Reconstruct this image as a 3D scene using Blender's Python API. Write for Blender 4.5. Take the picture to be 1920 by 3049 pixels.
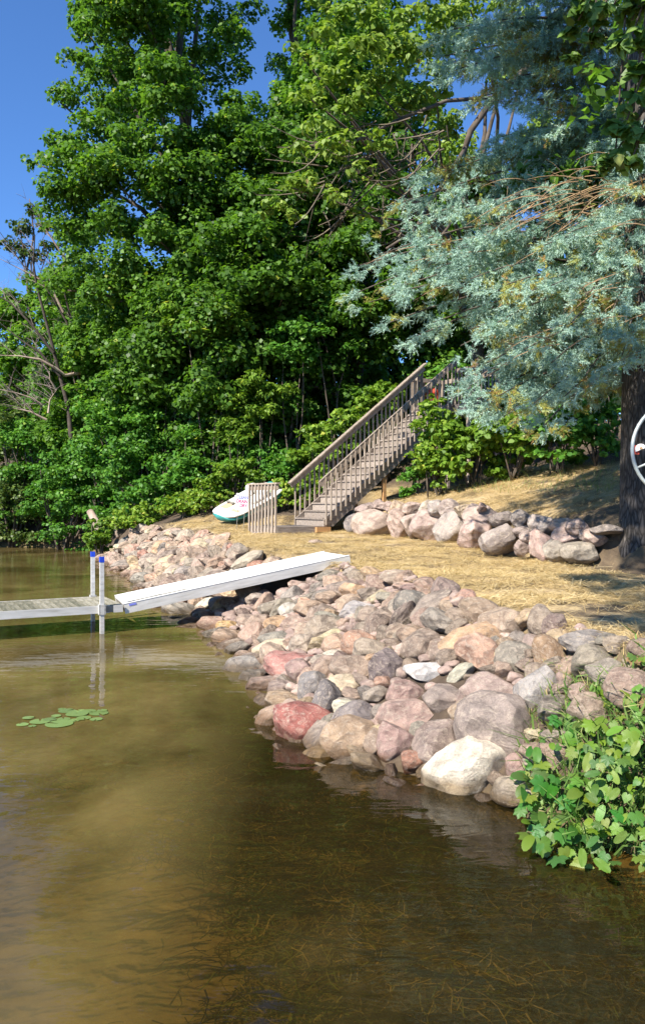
import bpy, math, random
import numpy as np
from mathutils import Vector, Matrix, noise as mnoise

for o in list(bpy.data.objects): bpy.data.objects.remove(o)
rng = np.random.default_rng(7); random.seed(7)
SC = bpy.context.scene
COL = SC.collection
R = math.radians

# ------------------------------------------------------------------ camera, sky, sun, exposure
F = 2400.0; W, H = 1920, 3049; CAMZ = 1.8; PITCH = math.atan(24.5/F)
cd = bpy.data.cameras.new('camera'); cam = bpy.data.objects.new('camera', cd); COL.objects.link(cam)
cd.sensor_fit = 'VERTICAL'; cd.sensor_height = 24; cd.lens = 24*F/H; cd.clip_end = 2000; cd.clip_start = 0.05
cam.location = (0, 0, CAMZ); cam.rotation_euler = (R(90)-PITCH, 0, 0); SC.camera = cam
TO_SUN = Vector((-0.66, -0.75, 0.90)).normalized()
EL = math.asin(TO_SUN.z); AZ = math.atan2(TO_SUN.x, TO_SUN.y)
wd = bpy.data.worlds.new('World'); SC.world = wd; wd.use_nodes = True
nt = wd.node_tree; bg = nt.nodes['Background']
sky = nt.nodes.new('ShaderNodeTexSky'); sky.sky_type = 'NISHITA'; sky.sun_disc = False
sky.sun_elevation = EL; sky.sun_rotation = AZ; sky.air_density = 1.0; sky.dust_density = 0.0; sky.ozone_density = 6.0; sky.altitude = 1500
tint = nt.nodes.new('ShaderNodeMix'); tint.data_type = 'RGBA'; tint.blend_type = 'MULTIPLY'; tint.inputs[0].default_value = 1; tint.inputs[7].default_value = (.70, .93, 1.14, 1)
nt.links.new(sky.outputs[0], tint.inputs[6]); nt.links.new(tint.outputs[2], bg.inputs[0]); bg.inputs[1].default_value = 0.095
sd = bpy.data.lights.new('sun', 'SUN'); so = bpy.data.objects.new('sun', sd); COL.objects.link(so)
sd.energy = 4.9; sd.angle = R(0.53); sd.color = (1.0, 0.93, 0.82)
so.rotation_euler = TO_SUN.to_track_quat('Z', 'Y').to_euler(); so.location = (-10, -30, 40)
SC.view_settings.view_transform = 'Standard'; SC.view_settings.look = 'None'
SC.view_settings.exposure = 1.15; SC.view_settings.gamma = 1.0
SC.cycles.use_denoising = True; SC.cycles.max_bounces = 8; SC.cycles.transparent_max_bounces = 12
SC.cycles.caustics_reflective = False; SC.cycles.caustics_refractive = False

# ------------------------------------------------------------------ helpers
def ray(px, py):
    x = (px-W/2)/F; y = -(py-H/2)/F
    d = Vector((x, 1, y)); d.rotate(Matrix.Rotation(-PITCH, 3, 'X')); return d/d.y
def P(px, py, D):
    d = ray(px, py); return Vector((d.x*D, D, CAMZ+d.z*D))
def link(name, me, m=None, parent=None, smooth=False):
    o = bpy.data.objects.new(name, me); COL.objects.link(o)
    if m is not None and me is not None and len(me.materials) == 0: me.materials.append(m)
    if parent is not None: o.parent = parent
    if smooth and me: me.polygons.foreach_set('use_smooth', [True]*len(me.polygons))
    return o
def tag(o, label=None, cat=None, group=None, kind=None):
    if label: o['label'] = label
    if cat: o['category'] = cat
    if group: o['group'] = group
    if kind: o['kind'] = kind
    return o
def thing(name, label, cat, loc=(0,0,0), rz=0, group=None):
    o = bpy.data.objects.new(name, None); COL.objects.link(o); o.empty_display_size = .1
    o.location = loc; o.rotation_euler = (0, 0, rz); return tag(o, label, cat, group)
class MB:
    def __init__(s): s.v = []; s.f = []
    def add(s, v, f):
        n = len(s.v); s.v += [tuple(p) for p in v]; s.f += [tuple(i+n for i in q) for q in f]; return s
    def box(s, c, h, ax=None):
        c = Vector(c); ax = ax or (Vector((1,0,0)), Vector((0,1,0)), Vector((0,0,1)))
        v = [c+ax[0]*(h[0]*i)+ax[1]*(h[1]*j)+ax[2]*(h[2]*k) for k in (-1,1) for j in (-1,1) for i in (-1,1)]
        return s.add(v, [(0,2,3,1),(4,5,7,6),(0,1,5,4),(2,6,7,3),(0,4,6,2),(1,3,7,5)])
    def bar(s, a, b, w, t, up=(0,0,1)):
        a = Vector(a); b = Vector(b); x = (b-a).normalized(); y = Vector(up).cross(x).normalized(); z = x.cross(y)
        return s.box((a+b)/2, ((b-a).length/2, w/2, t/2), (x, y, z))
    def tube(s, pts, rad, n=8, cap=True):
        pts = [Vector(p) for p in pts]; m = len(pts)
        if not hasattr(rad, '__len__'): rad = [rad]*m
        v = []; f = []; ref = Vector((0.31, 0.77, 0.55))
        for i, p in enumerate(pts):
            t = (pts[min(i+1, m-1)]-pts[max(i-1, 0)]).normalized()
            a = t.cross(ref)
            a = (a if a.length > 1e-3 else t.cross(Vector((1,0,0)))).normalized(); b = t.cross(a)
            for k in range(n):
                q = 2*math.pi*k/n; v.append(p+(a*math.cos(q)+b*math.sin(q))*rad[i])
        for i in range(m-1):
            for k in range(n):
                f.append((i*n+k, i*n+(k+1) % n, (i+1)*n+(k+1) % n, (i+1)*n+k))
        if cap: f += [tuple(range(n-1, -1, -1)), tuple((m-1)*n+k for k in range(n))]
        return s.add(v, f)
    def lathe(s, prof, n=20, c=(0,0,0)):
        c = Vector(c); v = []; f = []
        for r_, z in prof:
            for k in range(n):
                q = 2*math.pi*k/n; v.append(c+Vector((r_*math.cos(q), r_*math.sin(q), z)))
        for i in range(len(prof)-1):
            for k in range(n): f.append((i*n+k, i*n+(k+1) % n, (i+1)*n+(k+1) % n, (i+1)*n+k))
        f += [tuple(range(n-1, -1, -1)), tuple((len(prof)-1)*n+k for k in range(n))]
        return s.add(v, f)
    def mesh(s, name):
        me = bpy.data.meshes.new(name); me.from_pydata(s.v, [], s.f); me.update(); return me
    def build(s, name, m, parent=None, smooth=False): return link(name, s.mesh(name), m, parent, smooth)

def np_mesh(name, verts, nface, k, attrs=None, mat_=None):
    """verts (N,3), faces consecutive groups of k verts"""
    me = bpy.data.meshes.new(name); n = len(verts)
    me.vertices.add(n); me.vertices.foreach_set('co', np.ascontiguousarray(verts, np.float32).ravel())
    me.loops.add(n); me.loops.foreach_set('vertex_index', np.arange(n, dtype=np.int32))
    me.polygons.add(nface); me.polygons.foreach_set('loop_start', np.arange(0, n, k, dtype=np.int32))
    me.polygons.foreach_set('loop_total', np.full(nface, k, np.int32))
    for an, av in (attrs or {}).items():
        a = me.attributes.new(an, 'FLOAT', 'POINT'); a.data.foreach_set('value', np.ascontiguousarray(av, np.float32))
    me.update(calc_edges=True)
    if mat_: me.materials.append(mat_)
    return me
def unit(a): return a/np.maximum(np.linalg.norm(a, axis=-1, keepdims=True), 1e-9)

# ------------------------------------------------------------------ materials
MATS = {}
def mat(name):
    m = bpy.data.materials.new(name); m.use_nodes = True; MATS[name] = m
    n = m.node_tree; return m, n, n.nodes['Principled BSDF'], n.nodes['Material Output']
def nd(n, t, **kw):
    x = n.nodes.new(t)
    for k, v in kw.items():
        if k in x.inputs: x.inputs[k].default_value = v
        else: setattr(x, k, v)
    return x
def ramp(n, stops, fac=None):
    r_ = n.nodes.new('ShaderNodeValToRGB'); e = r_.color_ramp.elements
    while len(e) > 1: e.remove(e[0])
    e[0].position = stops[0][0]; e[0].color = (*stops[0][1], 1)
    for p, c in stops[1:]:
        q = e.new(p); q.color = (*c, 1)
    if fac is not None: n.links.new(fac, r_.inputs[0])
    return r_
def noisy(name, stops, scale=4, rough=.8, detail=6, bump=.0, bscale=None, coord='Object', stretch=(1,1,1), metallic=0, dist=0.0, bdist=.02, objvar=0):
    m, n, b, out = mat(name); tc = nd(n, 'ShaderNodeTexCoord'); mp = nd(n, 'ShaderNodeMapping'); mp.inputs['Scale'].default_value = stretch
    n.links.new(tc.outputs[coord], mp.inputs[0])
    t = nd(n, 'ShaderNodeTexNoise', Scale=scale, Detail=detail, Roughness=.6, Distortion=dist); n.links.new(mp.outputs[0], t.inputs[0])
    fac = t.outputs[0]
    if objvar:
        oi = nd(n, 'ShaderNodeObjectInfo'); ma = nd(n, 'ShaderNodeMath', operation='MULTIPLY_ADD'); ma.inputs[1].default_value = objvar; 
        n.links.new(oi.outputs['Random'], ma.inputs[0]); n.links.new(t.outputs[0], ma.inputs[2])
        mb = nd(n, 'ShaderNodeMath', operation='SUBTRACT'); n.links.new(ma.outputs[0], mb.inputs[0]); mb.inputs[1].default_value = objvar/2; fac = mb.outputs[0]
    r_ = ramp(n, stops, fac); n.links.new(r_.outputs[0], b.inputs['Base Color'])
    b.inputs['Roughness'].default_value = rough; b.inputs['Metallic'].default_value = metallic
    if bump:
        t2 = nd(n, 'ShaderNodeTexNoise', Scale=bscale or scale*4, Detail=5); n.links.new(mp.outputs[0], t2.inputs[0])
        bp = nd(n, 'ShaderNodeBump', Strength=bump, Distance=bdist); n.links.new(t2.outputs[0], bp.inputs['Height']); n.links.new(bp.outputs[0], b.inputs['Normal'])
    return m
def leaf_mat(name, stops, trans=.3, rough=.45, tcol=1.6, spec=.22):
    m, n, b, out = mat(name); at = nd(n, 'ShaderNodeAttribute', attribute_name='tint'); r_ = ramp(n, stops, at.outputs['Fac'])
    n.links.new(r_.outputs[0], b.inputs['Base Color']); b.inputs['Roughness'].default_value = rough; b.inputs['Specular IOR Level'].default_value = spec
    tr = nd(n, 'ShaderNodeBsdfTranslucent'); mx = nd(n, 'ShaderNodeMix', data_type='RGBA', blend_type='MULTIPLY'); mx.inputs[0].default_value = 1
    n.links.new(r_.outputs[0], mx.inputs[6]); mx.inputs[7].default_value = (tcol*1.1, tcol*1.15, tcol*.5, 1); n.links.new(mx.outputs[2], tr.inputs[0])
    ms = nd(n, 'ShaderNodeMixShader'); ms.inputs[0].default_value = trans
    n.links.new(b.outputs[0], ms.inputs[1]); n.links.new(tr.outputs[0], ms.inputs[2]); n.links.new(ms.outputs[0], out.inputs[0]); return m
def obj_leaf_mat(name, trans=.3):
    m, n, b, out = mat(name); oi = nd(n, 'ShaderNodeObjectInfo'); tc = nd(n, 'ShaderNodeTexCoord')
    w = nd(n, 'ShaderNodeTexWave', Scale=9.0, Distortion=1.5); w.bands_direction = 'X'; n.links.new(tc.outputs['Object'], w.inputs[0])
    mx = nd(n, 'ShaderNodeMix', data_type='RGBA', blend_type='MULTIPLY'); mx.inputs[0].default_value = .35
    n.links.new(oi.outputs['Color'], mx.inputs[6]); n.links.new(w.outputs[0], mx.inputs[7]); n.links.new(mx.outputs[2], b.inputs['Base Color'])
    bp = nd(n, 'ShaderNodeBump', Strength=.25, Distance=.004); n.links.new(w.outputs[1], bp.inputs['Height']); n.links.new(bp.outputs[0], b.inputs['Normal'])
    b.inputs['Roughness'].default_value = .42
    tr = nd(n, 'ShaderNodeBsdfTranslucent'); m2 = nd(n, 'ShaderNodeMix', data_type='RGBA', blend_type='MULTIPLY'); m2.inputs[0].default_value = 1
    n.links.new(oi.outputs['Color'], m2.inputs[6]); m2.inputs[7].default_value = (1.8, 1.8, .7, 1); n.links.new(m2.outputs[2], tr.inputs[0])
    ms = nd(n, 'ShaderNodeMixShader'); ms.inputs[0].default_value = trans
    n.links.new(b.outputs[0], ms.inputs[1]); n.links.new(tr.outputs[0], ms.inputs[2]); n.links.new(ms.outputs[0], out.inputs[0]); return m
def stone_mat(name):
    m, n, b, out = mat(name); tc = nd(n, 'ShaderNodeTexCoord'); oi = nd(n, 'ShaderNodeObjectInfo')
    mp = nd(n, 'ShaderNodeMapping'); cb = nd(n, 'ShaderNodeVectorMath', operation='SCALE'); cb.inputs[3].default_value = 37.0
    n.links.new(oi.outputs['Random'], cb.inputs[0]); n.links.new(cb.outputs[0], mp.inputs['Location']); n.links.new(tc.outputs['Object'], mp.inputs[0])
    a1 = nd(n, 'ShaderNodeTexNoise', Scale=1.3, Detail=5, Roughness=.65, Distortion=.8); n.links.new(mp.outputs[0], a1.inputs[0])
    r1 = ramp(n, [(.3, (.55, .5, .48)), (.5, (1.0, .97, .95)), (.72, (1.45, 1.4, 1.35))], a1.outputs[0])
    mx = nd(n, 'ShaderNodeMix', data_type='RGBA', blend_type='MULTIPLY'); mx.inputs[0].default_value = 1
    n.links.new(oi.outputs['Color'], mx.inputs[6]); n.links.new(r1.outputs[0], mx.inputs[7])
    # dried pale silt and lichen crust in blotches and fine specks
    a2 = nd(n, 'ShaderNodeTexNoise', Scale=4.2, Detail=9, Roughness=.78, Distortion=1.2); n.links.new(mp.outputs[0], a2.inputs[0])
    r2 = ramp(n, [(.49, (0,0,0)), (.62, (.62,.62,.62))], a2.outputs[0])
    m2 = nd(n, 'ShaderNodeMix', data_type='RGBA'); n.links.new(r2.outputs[0], m2.inputs[0]); n.links.new(mx.outputs[2], m2.inputs[6]); m2.inputs[7].default_value = (.55, .455, .355, 1)
    a3 = nd(n, 'ShaderNodeTexNoise', Scale=22, Detail=3, Roughness=.8); n.links.new(mp.outputs[0], a3.inputs[0])
    r3 = ramp(n, [(.34, (.72,.7,.7)), (.55, (1,1,1)), (.75, (1.12,1.12,1.12))], a3.outputs[0])
    m3 = nd(n, 'ShaderNodeMix', data_type='RGBA', blend_type='MULTIPLY'); m3.inputs[0].default_value = 1
    n.links.new(m2.outputs[2], m3.inputs[6]); n.links.new(r3.outputs[0], m3.inputs[7])
    # wet band just above the water: darker, glossier
    ge = nd(n, 'ShaderNodeNewGeometry'); sx = nd(n, 'ShaderNodeSeparateXYZ'); n.links.new(ge.outputs['Position'], sx.inputs[0])
    ad = nd(n, 'ShaderNodeMath', operation='MULTIPLY_ADD'); n.links.new(a1.outputs[0], ad.inputs[0]); ad.inputs[1].default_value = -.10; n.links.new(sx.outputs[2], ad.inputs[2])
    wr = nd(n, 'ShaderNodeMapRange'); wr.inputs[1].default_value = .0; wr.inputs[2].default_value = .07; wr.inputs[3].default_value = 1; wr.inputs[4].default_value = 0; n.links.new(ad.outputs[0], wr.inputs[0])
    m4 = nd(n, 'ShaderNodeMix', data_type='RGBA', blend_type='MULTIPLY'); n.links.new(wr.outputs[0], m4.inputs[0]); n.links.new(m3.outputs[2], m4.inputs[6]); m4.inputs[7].default_value = (.42, .36, .28, 1)
    n.links.new(m4.outputs[2], b.inputs['Base Color'])
    rr = nd(n, 'ShaderNodeMapRange'); rr.inputs[3].default_value = .82; rr.inputs[4].default_value = .3; n.links.new(wr.outputs[0], rr.inputs[0]); n.links.new(rr.outputs[0], b.inputs['Roughness'])
    vr_ = nd(n, 'ShaderNodeTexVoronoi', Scale=2.1, Randomness=1.0); n.links.new(mp.outputs[0], vr_.inputs[0])
    b0 = nd(n, 'ShaderNodeBump', Strength=.55, Distance=.12); n.links.new(vr_.outputs[0], b0.inputs['Height'])
    bp = nd(n, 'ShaderNodeBump', Strength=.7, Distance=.05); n.links.new(b0.outputs[0], bp.inputs['Normal']); n.links.new(a2.outputs[0], bp.inputs['Height'])
    bq = nd(n, 'ShaderNodeBump', Strength=.35, Distance=.012); n.links.new(a3.outputs[0], bq.inputs['Height']); n.links.new(bp.outputs[0], bq.inputs['Normal'])
    n.links.new(bq.outputs[0], b.inputs['Normal']); return m

M_STONE = stone_mat('fieldstone')
M_WOOD = noisy('weathered_wood', [(.25, (.12, .095, .078)), (.5, (.25, .205, .17)), (.75, (.38, .325, .275))], 9, .85, 8, .35, 30, stretch=(.35, 3, 3), objvar=.25)
M_RAIL = noisy('weathered_rail_wood', [(.25, (.16, .125, .095)), (.5, (.31, .25, .195)), (.75, (.44, .37, .30))], 7, .85, 8, .35, 30, stretch=(2, 2, .5), objvar=.2)
M_NEWWOOD = noisy('new_wood', [(.3, (.36, .19, .075)), (.7, (.5, .29, .13))], 6, .7, 6, .1, stretch=(.4, 4, 4))
M_DOCKWOOD = noisy('dock_plank_wood', [(.25, (.085, .085, .05)), (.5, (.2, .185, .13)), (.75, (.36, .335, .26))], 10, .9, 8, .4, 40, stretch=(3, .5, 3), objvar=.3)
M_ALU = noisy('aluminium', [(.28, (.42, .40, .35)), (.42, (.55, .53, .49)), (.7, (.70, .68, .64))], 7, .5, 6, .03, metallic=.35, stretch=(.4, 3, 3))
M_ALUDARK = noisy('scratched_aluminium', [(.3, (.16, .15, .12)), (.7, (.3, .28, .24))], 9, .6, 6, .05, metallic=.2)
M_WHITE = noisy('white_deck', [(.25, (.52, .50, .46)), (.4, (.70, .69, .66)), (.7, (.82, .81, .78))], 5, .5, 6, .03)
M_BLUE = noisy('blue_plastic', [(.3, (.01, .04, .42)), (.7, (.015, .06, .52))], 5, .4)
M_RED = noisy('red_plastic', [(.3, (.42, .05, .02)), (.7, (.5, .07, .03))], 5, .5)
M_TEAL = noisy('teal_plastic', [(.3, (.03, .22, .21)), (.7, (.05, .3, .28))], 4, .4)
M_CREAM = noisy('white_plastic', [(.3, (.70, .68, .63)), (.7, (.8, .79, .75))], 4, .4)
M_TAN = noisy('tan_seat', [(.3, (.42, .3, .18)), (.7, (.5, .37, .23))], 4, .6)
M_SIGN = noisy('sign_board', [(.3, (.78, .76, .74)), (.7, (.84, .82, .8))], 4, .6)
M_MAG = noisy('magenta_print', [(.3, (.40, .03, .14)), (.7, (.45, .04, .17))], 9, .7)
M_PURP = noisy('blue_print', [(.3, (.12, .14, .5)), (.7, (.16, .18, .55))], 9, .7)
M_BLOCK = noisy('concrete_block', [(.3, (.34, .25, .18)), (.7, (.46, .36, .27))], 12, .95, 8, .4, 40)
M_GALV = noisy('galvanised_pipe', [(.35, (.30, .34, .33)), (.65, (.5, .53, .5))], 6, .5, 6, .05, metallic=.2)
M_DEAD = noisy('dead_wood', [(.3, (.17, .12, .09)), (.55, (.36, .28, .22)), (.75, (.5, .42, .34))], 3, .9, 6, .3, 14)
M_DARKTWIG = noisy('dark_twig', [(.3, (.035, .026, .02)), (.7, (.09, .07, .055))], 3, .9)
M_TWIGPALE = noisy('dead_spruce_twig', [(.3, (.2, .12, .06)), (.7, (.42, .28, .16))], 5, .9)
M_BRANCH = noisy('branch_bark', [(.3, (.05, .038, .028)), (.7, (.14, .11, .085))], 4, .95, 6, .3)
def bark_mat():
    m, n, b, out = mat('furrowed_bark'); tc = nd(n, 'ShaderNodeTexCoord'); mp = nd(n, 'ShaderNodeMapping'); mp.inputs['Scale'].default_value = (1, 1, .2)
    n.links.new(tc.outputs['Object'], mp.inputs[0])
    t0 = nd(n, 'ShaderNodeTexNoise', Scale=6, Detail=4); n.links.new(mp.outputs[0], t0.inputs[0])
    ad = nd(n, 'ShaderNodeMix', data_type='RGBA', blend_type='ADD'); ad.inputs[0].default_value = .12; n.links.new(mp.outputs[0], ad.inputs[6]); n.links.new(t0.outputs[1], ad.inputs[7])
    v = nd(n, 'ShaderNodeTexVoronoi', Scale=24, feature='DISTANCE_TO_EDGE'); n.links.new(ad.outputs[2], v.inputs[0])
    r_ = ramp(n, [(0, (.012, .010, .008)), (.12, (.05, .043, .038)), (.4, (.12, .105, .094)), (.7, (.165, .148, .132))], v.outputs[0])
    n.links.new(r_.outputs[0], b.inputs['Base Color']); b.inputs['Roughness'].default_value = .95
    bp = nd(n, 'ShaderNodeBump', Strength=1.0, Distance=.03); n.links.new(v.outputs[0], bp.inputs['Height']); n.links.new(bp.outputs[0], b.inputs['Normal']); return m
M_BARK = bark_mat()
G = lambda *s: list(s)
M_MAPLE = leaf_mat('maple_leaf', [(0, (0.031, 0.075, 0.012)), (.45, (0.070, 0.154, 0.020)), (.8, (0.118, 0.231, 0.029)), (.97, (0.145, 0.280, 0.036)), (1, (0.290, 0.327, 0.036))], tcol=1.7, trans=.36)
M_MAPLE2 = leaf_mat('bright_maple_leaf', [(0, (0.043, 0.105, 0.013)), (.5, (0.098, 0.204, 0.022)), (.9, (0.154, 0.285, 0.034)), (1, (0.246, 0.327, 0.045))], tcol=1.7, trans=.36)
M_ELM = leaf_mat('elm_leaf', [(0, (0.062, 0.120, 0.016)), (.5, (0.167, 0.260, 0.040)), (.85, (0.255, 0.340, 0.075)), (.97, (0.308, 0.380, 0.100)), (1, (0.264, 0.200, 0.090))], tcol=1.5, trans=.36)
M_NEAR = leaf_mat('overhanging_leaf', [(0, (.055, .12, .025)), (.5, (.11, .2, .04)), (.9, (.18, .27, .06)), (1, (.3, .33, .08))], tcol=1.5)
M_SHRUB = leaf_mat('shrub_leaf', [(0, (0.033, 0.098, 0.015)), (.5, (0.074, 0.196, 0.025)), (.9, (0.143, 0.300, 0.037)), (1, (0.238, 0.352, 0.062))], tcol=1.5)
M_BRIGHT = leaf_mat('bright_shrub_leaf', [(0, (0.059, 0.132, 0.017)), (.5, (0.131, 0.231, 0.024)), (.9, (0.226, 0.330, 0.039)), (1, (0.356, 0.363, 0.066))], tcol=1.5)
M_DULL = leaf_mat('dull_shrub_leaf', [(0, (.03, .06, .014)), (.5, (.07, .12, .025)), (.9, (.14, .2, .04)), (1, (.2, .18, .07))], tcol=1.3)
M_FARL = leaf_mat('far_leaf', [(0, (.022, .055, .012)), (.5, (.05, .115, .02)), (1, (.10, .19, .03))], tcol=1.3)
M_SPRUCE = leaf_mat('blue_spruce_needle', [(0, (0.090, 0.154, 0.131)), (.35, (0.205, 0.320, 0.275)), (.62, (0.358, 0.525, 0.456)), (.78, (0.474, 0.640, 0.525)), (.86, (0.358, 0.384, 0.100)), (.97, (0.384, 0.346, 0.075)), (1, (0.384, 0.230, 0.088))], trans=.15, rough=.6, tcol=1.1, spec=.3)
M_STRAW = leaf_mat('straw', [(0, (.22, .145, .06)), (.4, (.47, .34, .15)), (.8, (.65, .51, .27)), (1, (.75, .63, .39))], trans=.12, rough=.55, tcol=1.0)
M_GRASS = leaf_mat('grass_blade', [(0, (.07, .13, .03)), (.6, (.15, .25, .06)), (.85, (.25, .33, .10)), (1, (.45, .36, .17))], tcol=1.4)
M_WEED = leaf_mat('pondweed', [(0, (.014, .013, .004)), (.45, (.055, .044, .013)), (.75, (.12, .088, .03)), (.92, (.09, .12, .022)), (1, (.22, .165, .06))], trans=.1, tcol=1.0)
M_PLEAF = obj_leaf_mat('vine_leaf'); 
M_PAD = obj_leaf_mat('lily_pad', .12)

# ------------------------------------------------------------------ terrain
SHORE = np.array([(60,-25),(20,-6),(9,.8),(4.5,2.9),(2.6,3.75),(1.6,4.15),(1.25,4.5),(.95,4.95),(.6,5.2),(.07,5.6),(-.42,6.3),(-.85,8.5),(-1.06,9.4),(-1.66,11.1),(-2.2,13.1),(-3.9,17.3),(-5.9,22.7),(-7,25.7),(-7.6,28.6),(-9.6,32.6),(-14,34),(-22,36),(-60,46),(-400,120)], float)
TOE = np.array([(70,-28),(24,-4),(9,5),(4.9,10.2),(3.9,11.9),(3.35,13.8),(2.85,16.6),(1.5,19.5),(.8,20.5),(-.6,21.3),(-2.2,22.0),(-4.4,24.6),(-6,28),(-8.2,33.0),(-14,35.2),(-60,49),(-400,124)], float)
def sdist(x, y, PL):
    best = np.full(x.shape, 1e9); sg = np.ones(x.shape)
    for (ax, ay), (bx, by) in zip(PL[:-1], PL[1:]):
        dx, dy = bx-ax, by-ay; L2 = dx*dx+dy*dy
        t = np.clip(((x-ax)*dx+(y-ay)*dy)/L2, 0, 1); qx = x-(ax+t*dx); qy = y-(ay+t*dy)
        d = np.hypot(qx, qy); c = dx*(y-ay)-dy*(x-ax)
        m = d < best-1e-9; best = np.where(m, d, best); sg = np.where(m, np.where(c < 0, 1, -1), sg)
    return best*sg
sst = lambda t: np.clip(t, 0, 1)**2*(3-2*np.clip(t, 0, 1))
def vnoise(x, y, s, seed=0):
    """cheap smooth value noise"""
    x = x*s+seed*17.3; y = y*s+seed*9.1; xi = np.floor(x); yi = np.floor(y); fx = sst(x-xi); fy = sst(y-yi)
    h = lambda a, b: np.modf(np.abs(np.sin(a*127.1+b*311.7+seed*74.7)*43758.5453))[0]
    return (h(xi, yi)*(1-fx)+h(xi+1, yi)*fx)*(1-fy)+(h(xi, yi+1)*(1-fx)+h(xi+1, yi+1)*fx)*fy
def terrain_parts(x, y):
    x = np.asarray(x, float); y = np.asarray(y, float)
    d = sdist(x, y, SHORE); e = sdist(x, y, TOE)
    w = np.interp(y, [4.2, 4.8, 5.4, 6.2, 7.45, 9.3, 11.5, 13, 14.5, 17, 20, 24, 28], [.6, .7, .95, 1.4, 1.85, 2.0, 2.1, 2.0, 1.6, 1.75, 2.05, 1.65, 1.2])
    L = np.interp(y, [5, 9, 11, 13, 16, 19, 22, 26, 34], [.90, .90, .86, .87, .97, 1.06, 1.14, 1.2, 1.2])
    return d, e, w, L
def tz(x, y):
    d, e, w, L = terrain_parts(x, y); x = np.asarray(x, float); y = np.asarray(y, float)
    bank = np.where(d < w, L*np.clip(d/w, 0, 1), L)
    far = sst((y-17.5)/3)
    z = bank + far*.10*np.clip(d-w, 0, 4)*sst((-1.9-x)/1.5)
    z = np.where(d < 0, np.maximum(d*.5, -1.5), z)
    wall = sst((y-11.0)/.8)*sst((20.9-y)/.8)*(x > 0)
    right = sst((x-2)/3)
    hill = wall*.62*sst((e+.02)/.35) + np.clip(e, 0, 4)*.27 + np.clip(e-4, 0, 4.5)*(.45) + np.clip(e-8.5, 0, 400)*.03
    hill = hill*np.where(y < 34, 1, 1)
    z = z+np.where(d > 0, hill, 0)
    z = z+np.where(d > w*.9, (vnoise(x, y, 1.1, 1)-.5)*.07+(vnoise(x, y, 3.2, 2)-.5)*.035, 0)
    # the riprap bed sits lower than the tops of its stones
    bed = (d > -1.0) & (d < w) & (y > 4.6) & (y < 27)
    return z-np.where(bed, .10, 0)
def tz1(x, y): return float(tz(np.array([x]), np.array([y]))[0])
def ground_hit(px, py, dmax=40, floor=None, d0=3.0, st=.02):
    d = ray(px, py); D = np.arange(d0, dmax, st); z = CAMZ+d.z*D; t = tz(d.x*D, D)
    if floor is not None: t = np.maximum(t, floor)
    k = np.argmax(z < t); D = D[k]; return Vector((d.x*D, D, float(t[k])))

def axis(lo, hi, step, far, n):
    a = np.arange(lo, hi+1e-6, step); g = np.geomspace(step, far, n).cumsum()
    return np.concatenate([(lo-g)[::-1], a, hi+g])
gx = axis(-9, 8, .13, 60, 40); gy = axis(2.5, 29, .13, 60, 40)
XX, YY = np.meshgrid(gx, gy); ZZ = tz(XX, YY)
nx, ny = len(gx), len(gy)
ii = np.arange(nx*ny).reshape(ny, nx); quads = np.stack([ii[:-1, :-1], ii[:-1, 1:], ii[1:, 1:], ii[1:, :-1]], -1).reshape(-1, 4)
me = bpy.data.meshes.new('ground'); me.from_pydata(np.stack([XX, YY, ZZ], -1).reshape(-1, 3).tolist(), [], quads.tolist()); me.update()
d_, e_, w_, L_ = terrain_parts(XX, YY)
def straw_weight(x, y):
    d, e, w, L = terrain_parts(x, y)
    s = sst((d-w*.92)/.25)*sst((4.6-e+.9*(vnoise(x, y, .8, 5)-.5))/1.0)*sst((25.2-y)/1.5)
    s = s*sst((x+6.0)/1.2)*np.where(e > 1.1, sst((x-.9)/.8), 1)
    s = s*sst((y-4.75-.2*(x-1.6))/.4)*(.12+.88*sst((np.hypot(x-4.72, y-11.75)-.8)/.9))
    return s
me.attributes.new('straw', 'FLOAT', 'POINT').data.foreach_set('value', straw_weight(XX, YY).ravel().astype(np.float32))
me.attributes.new('lake', 'FLOAT', 'POINT').data.foreach_set('value', np.clip(-d_*4+.5, 0, 1).ravel().astype(np.float32))
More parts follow.
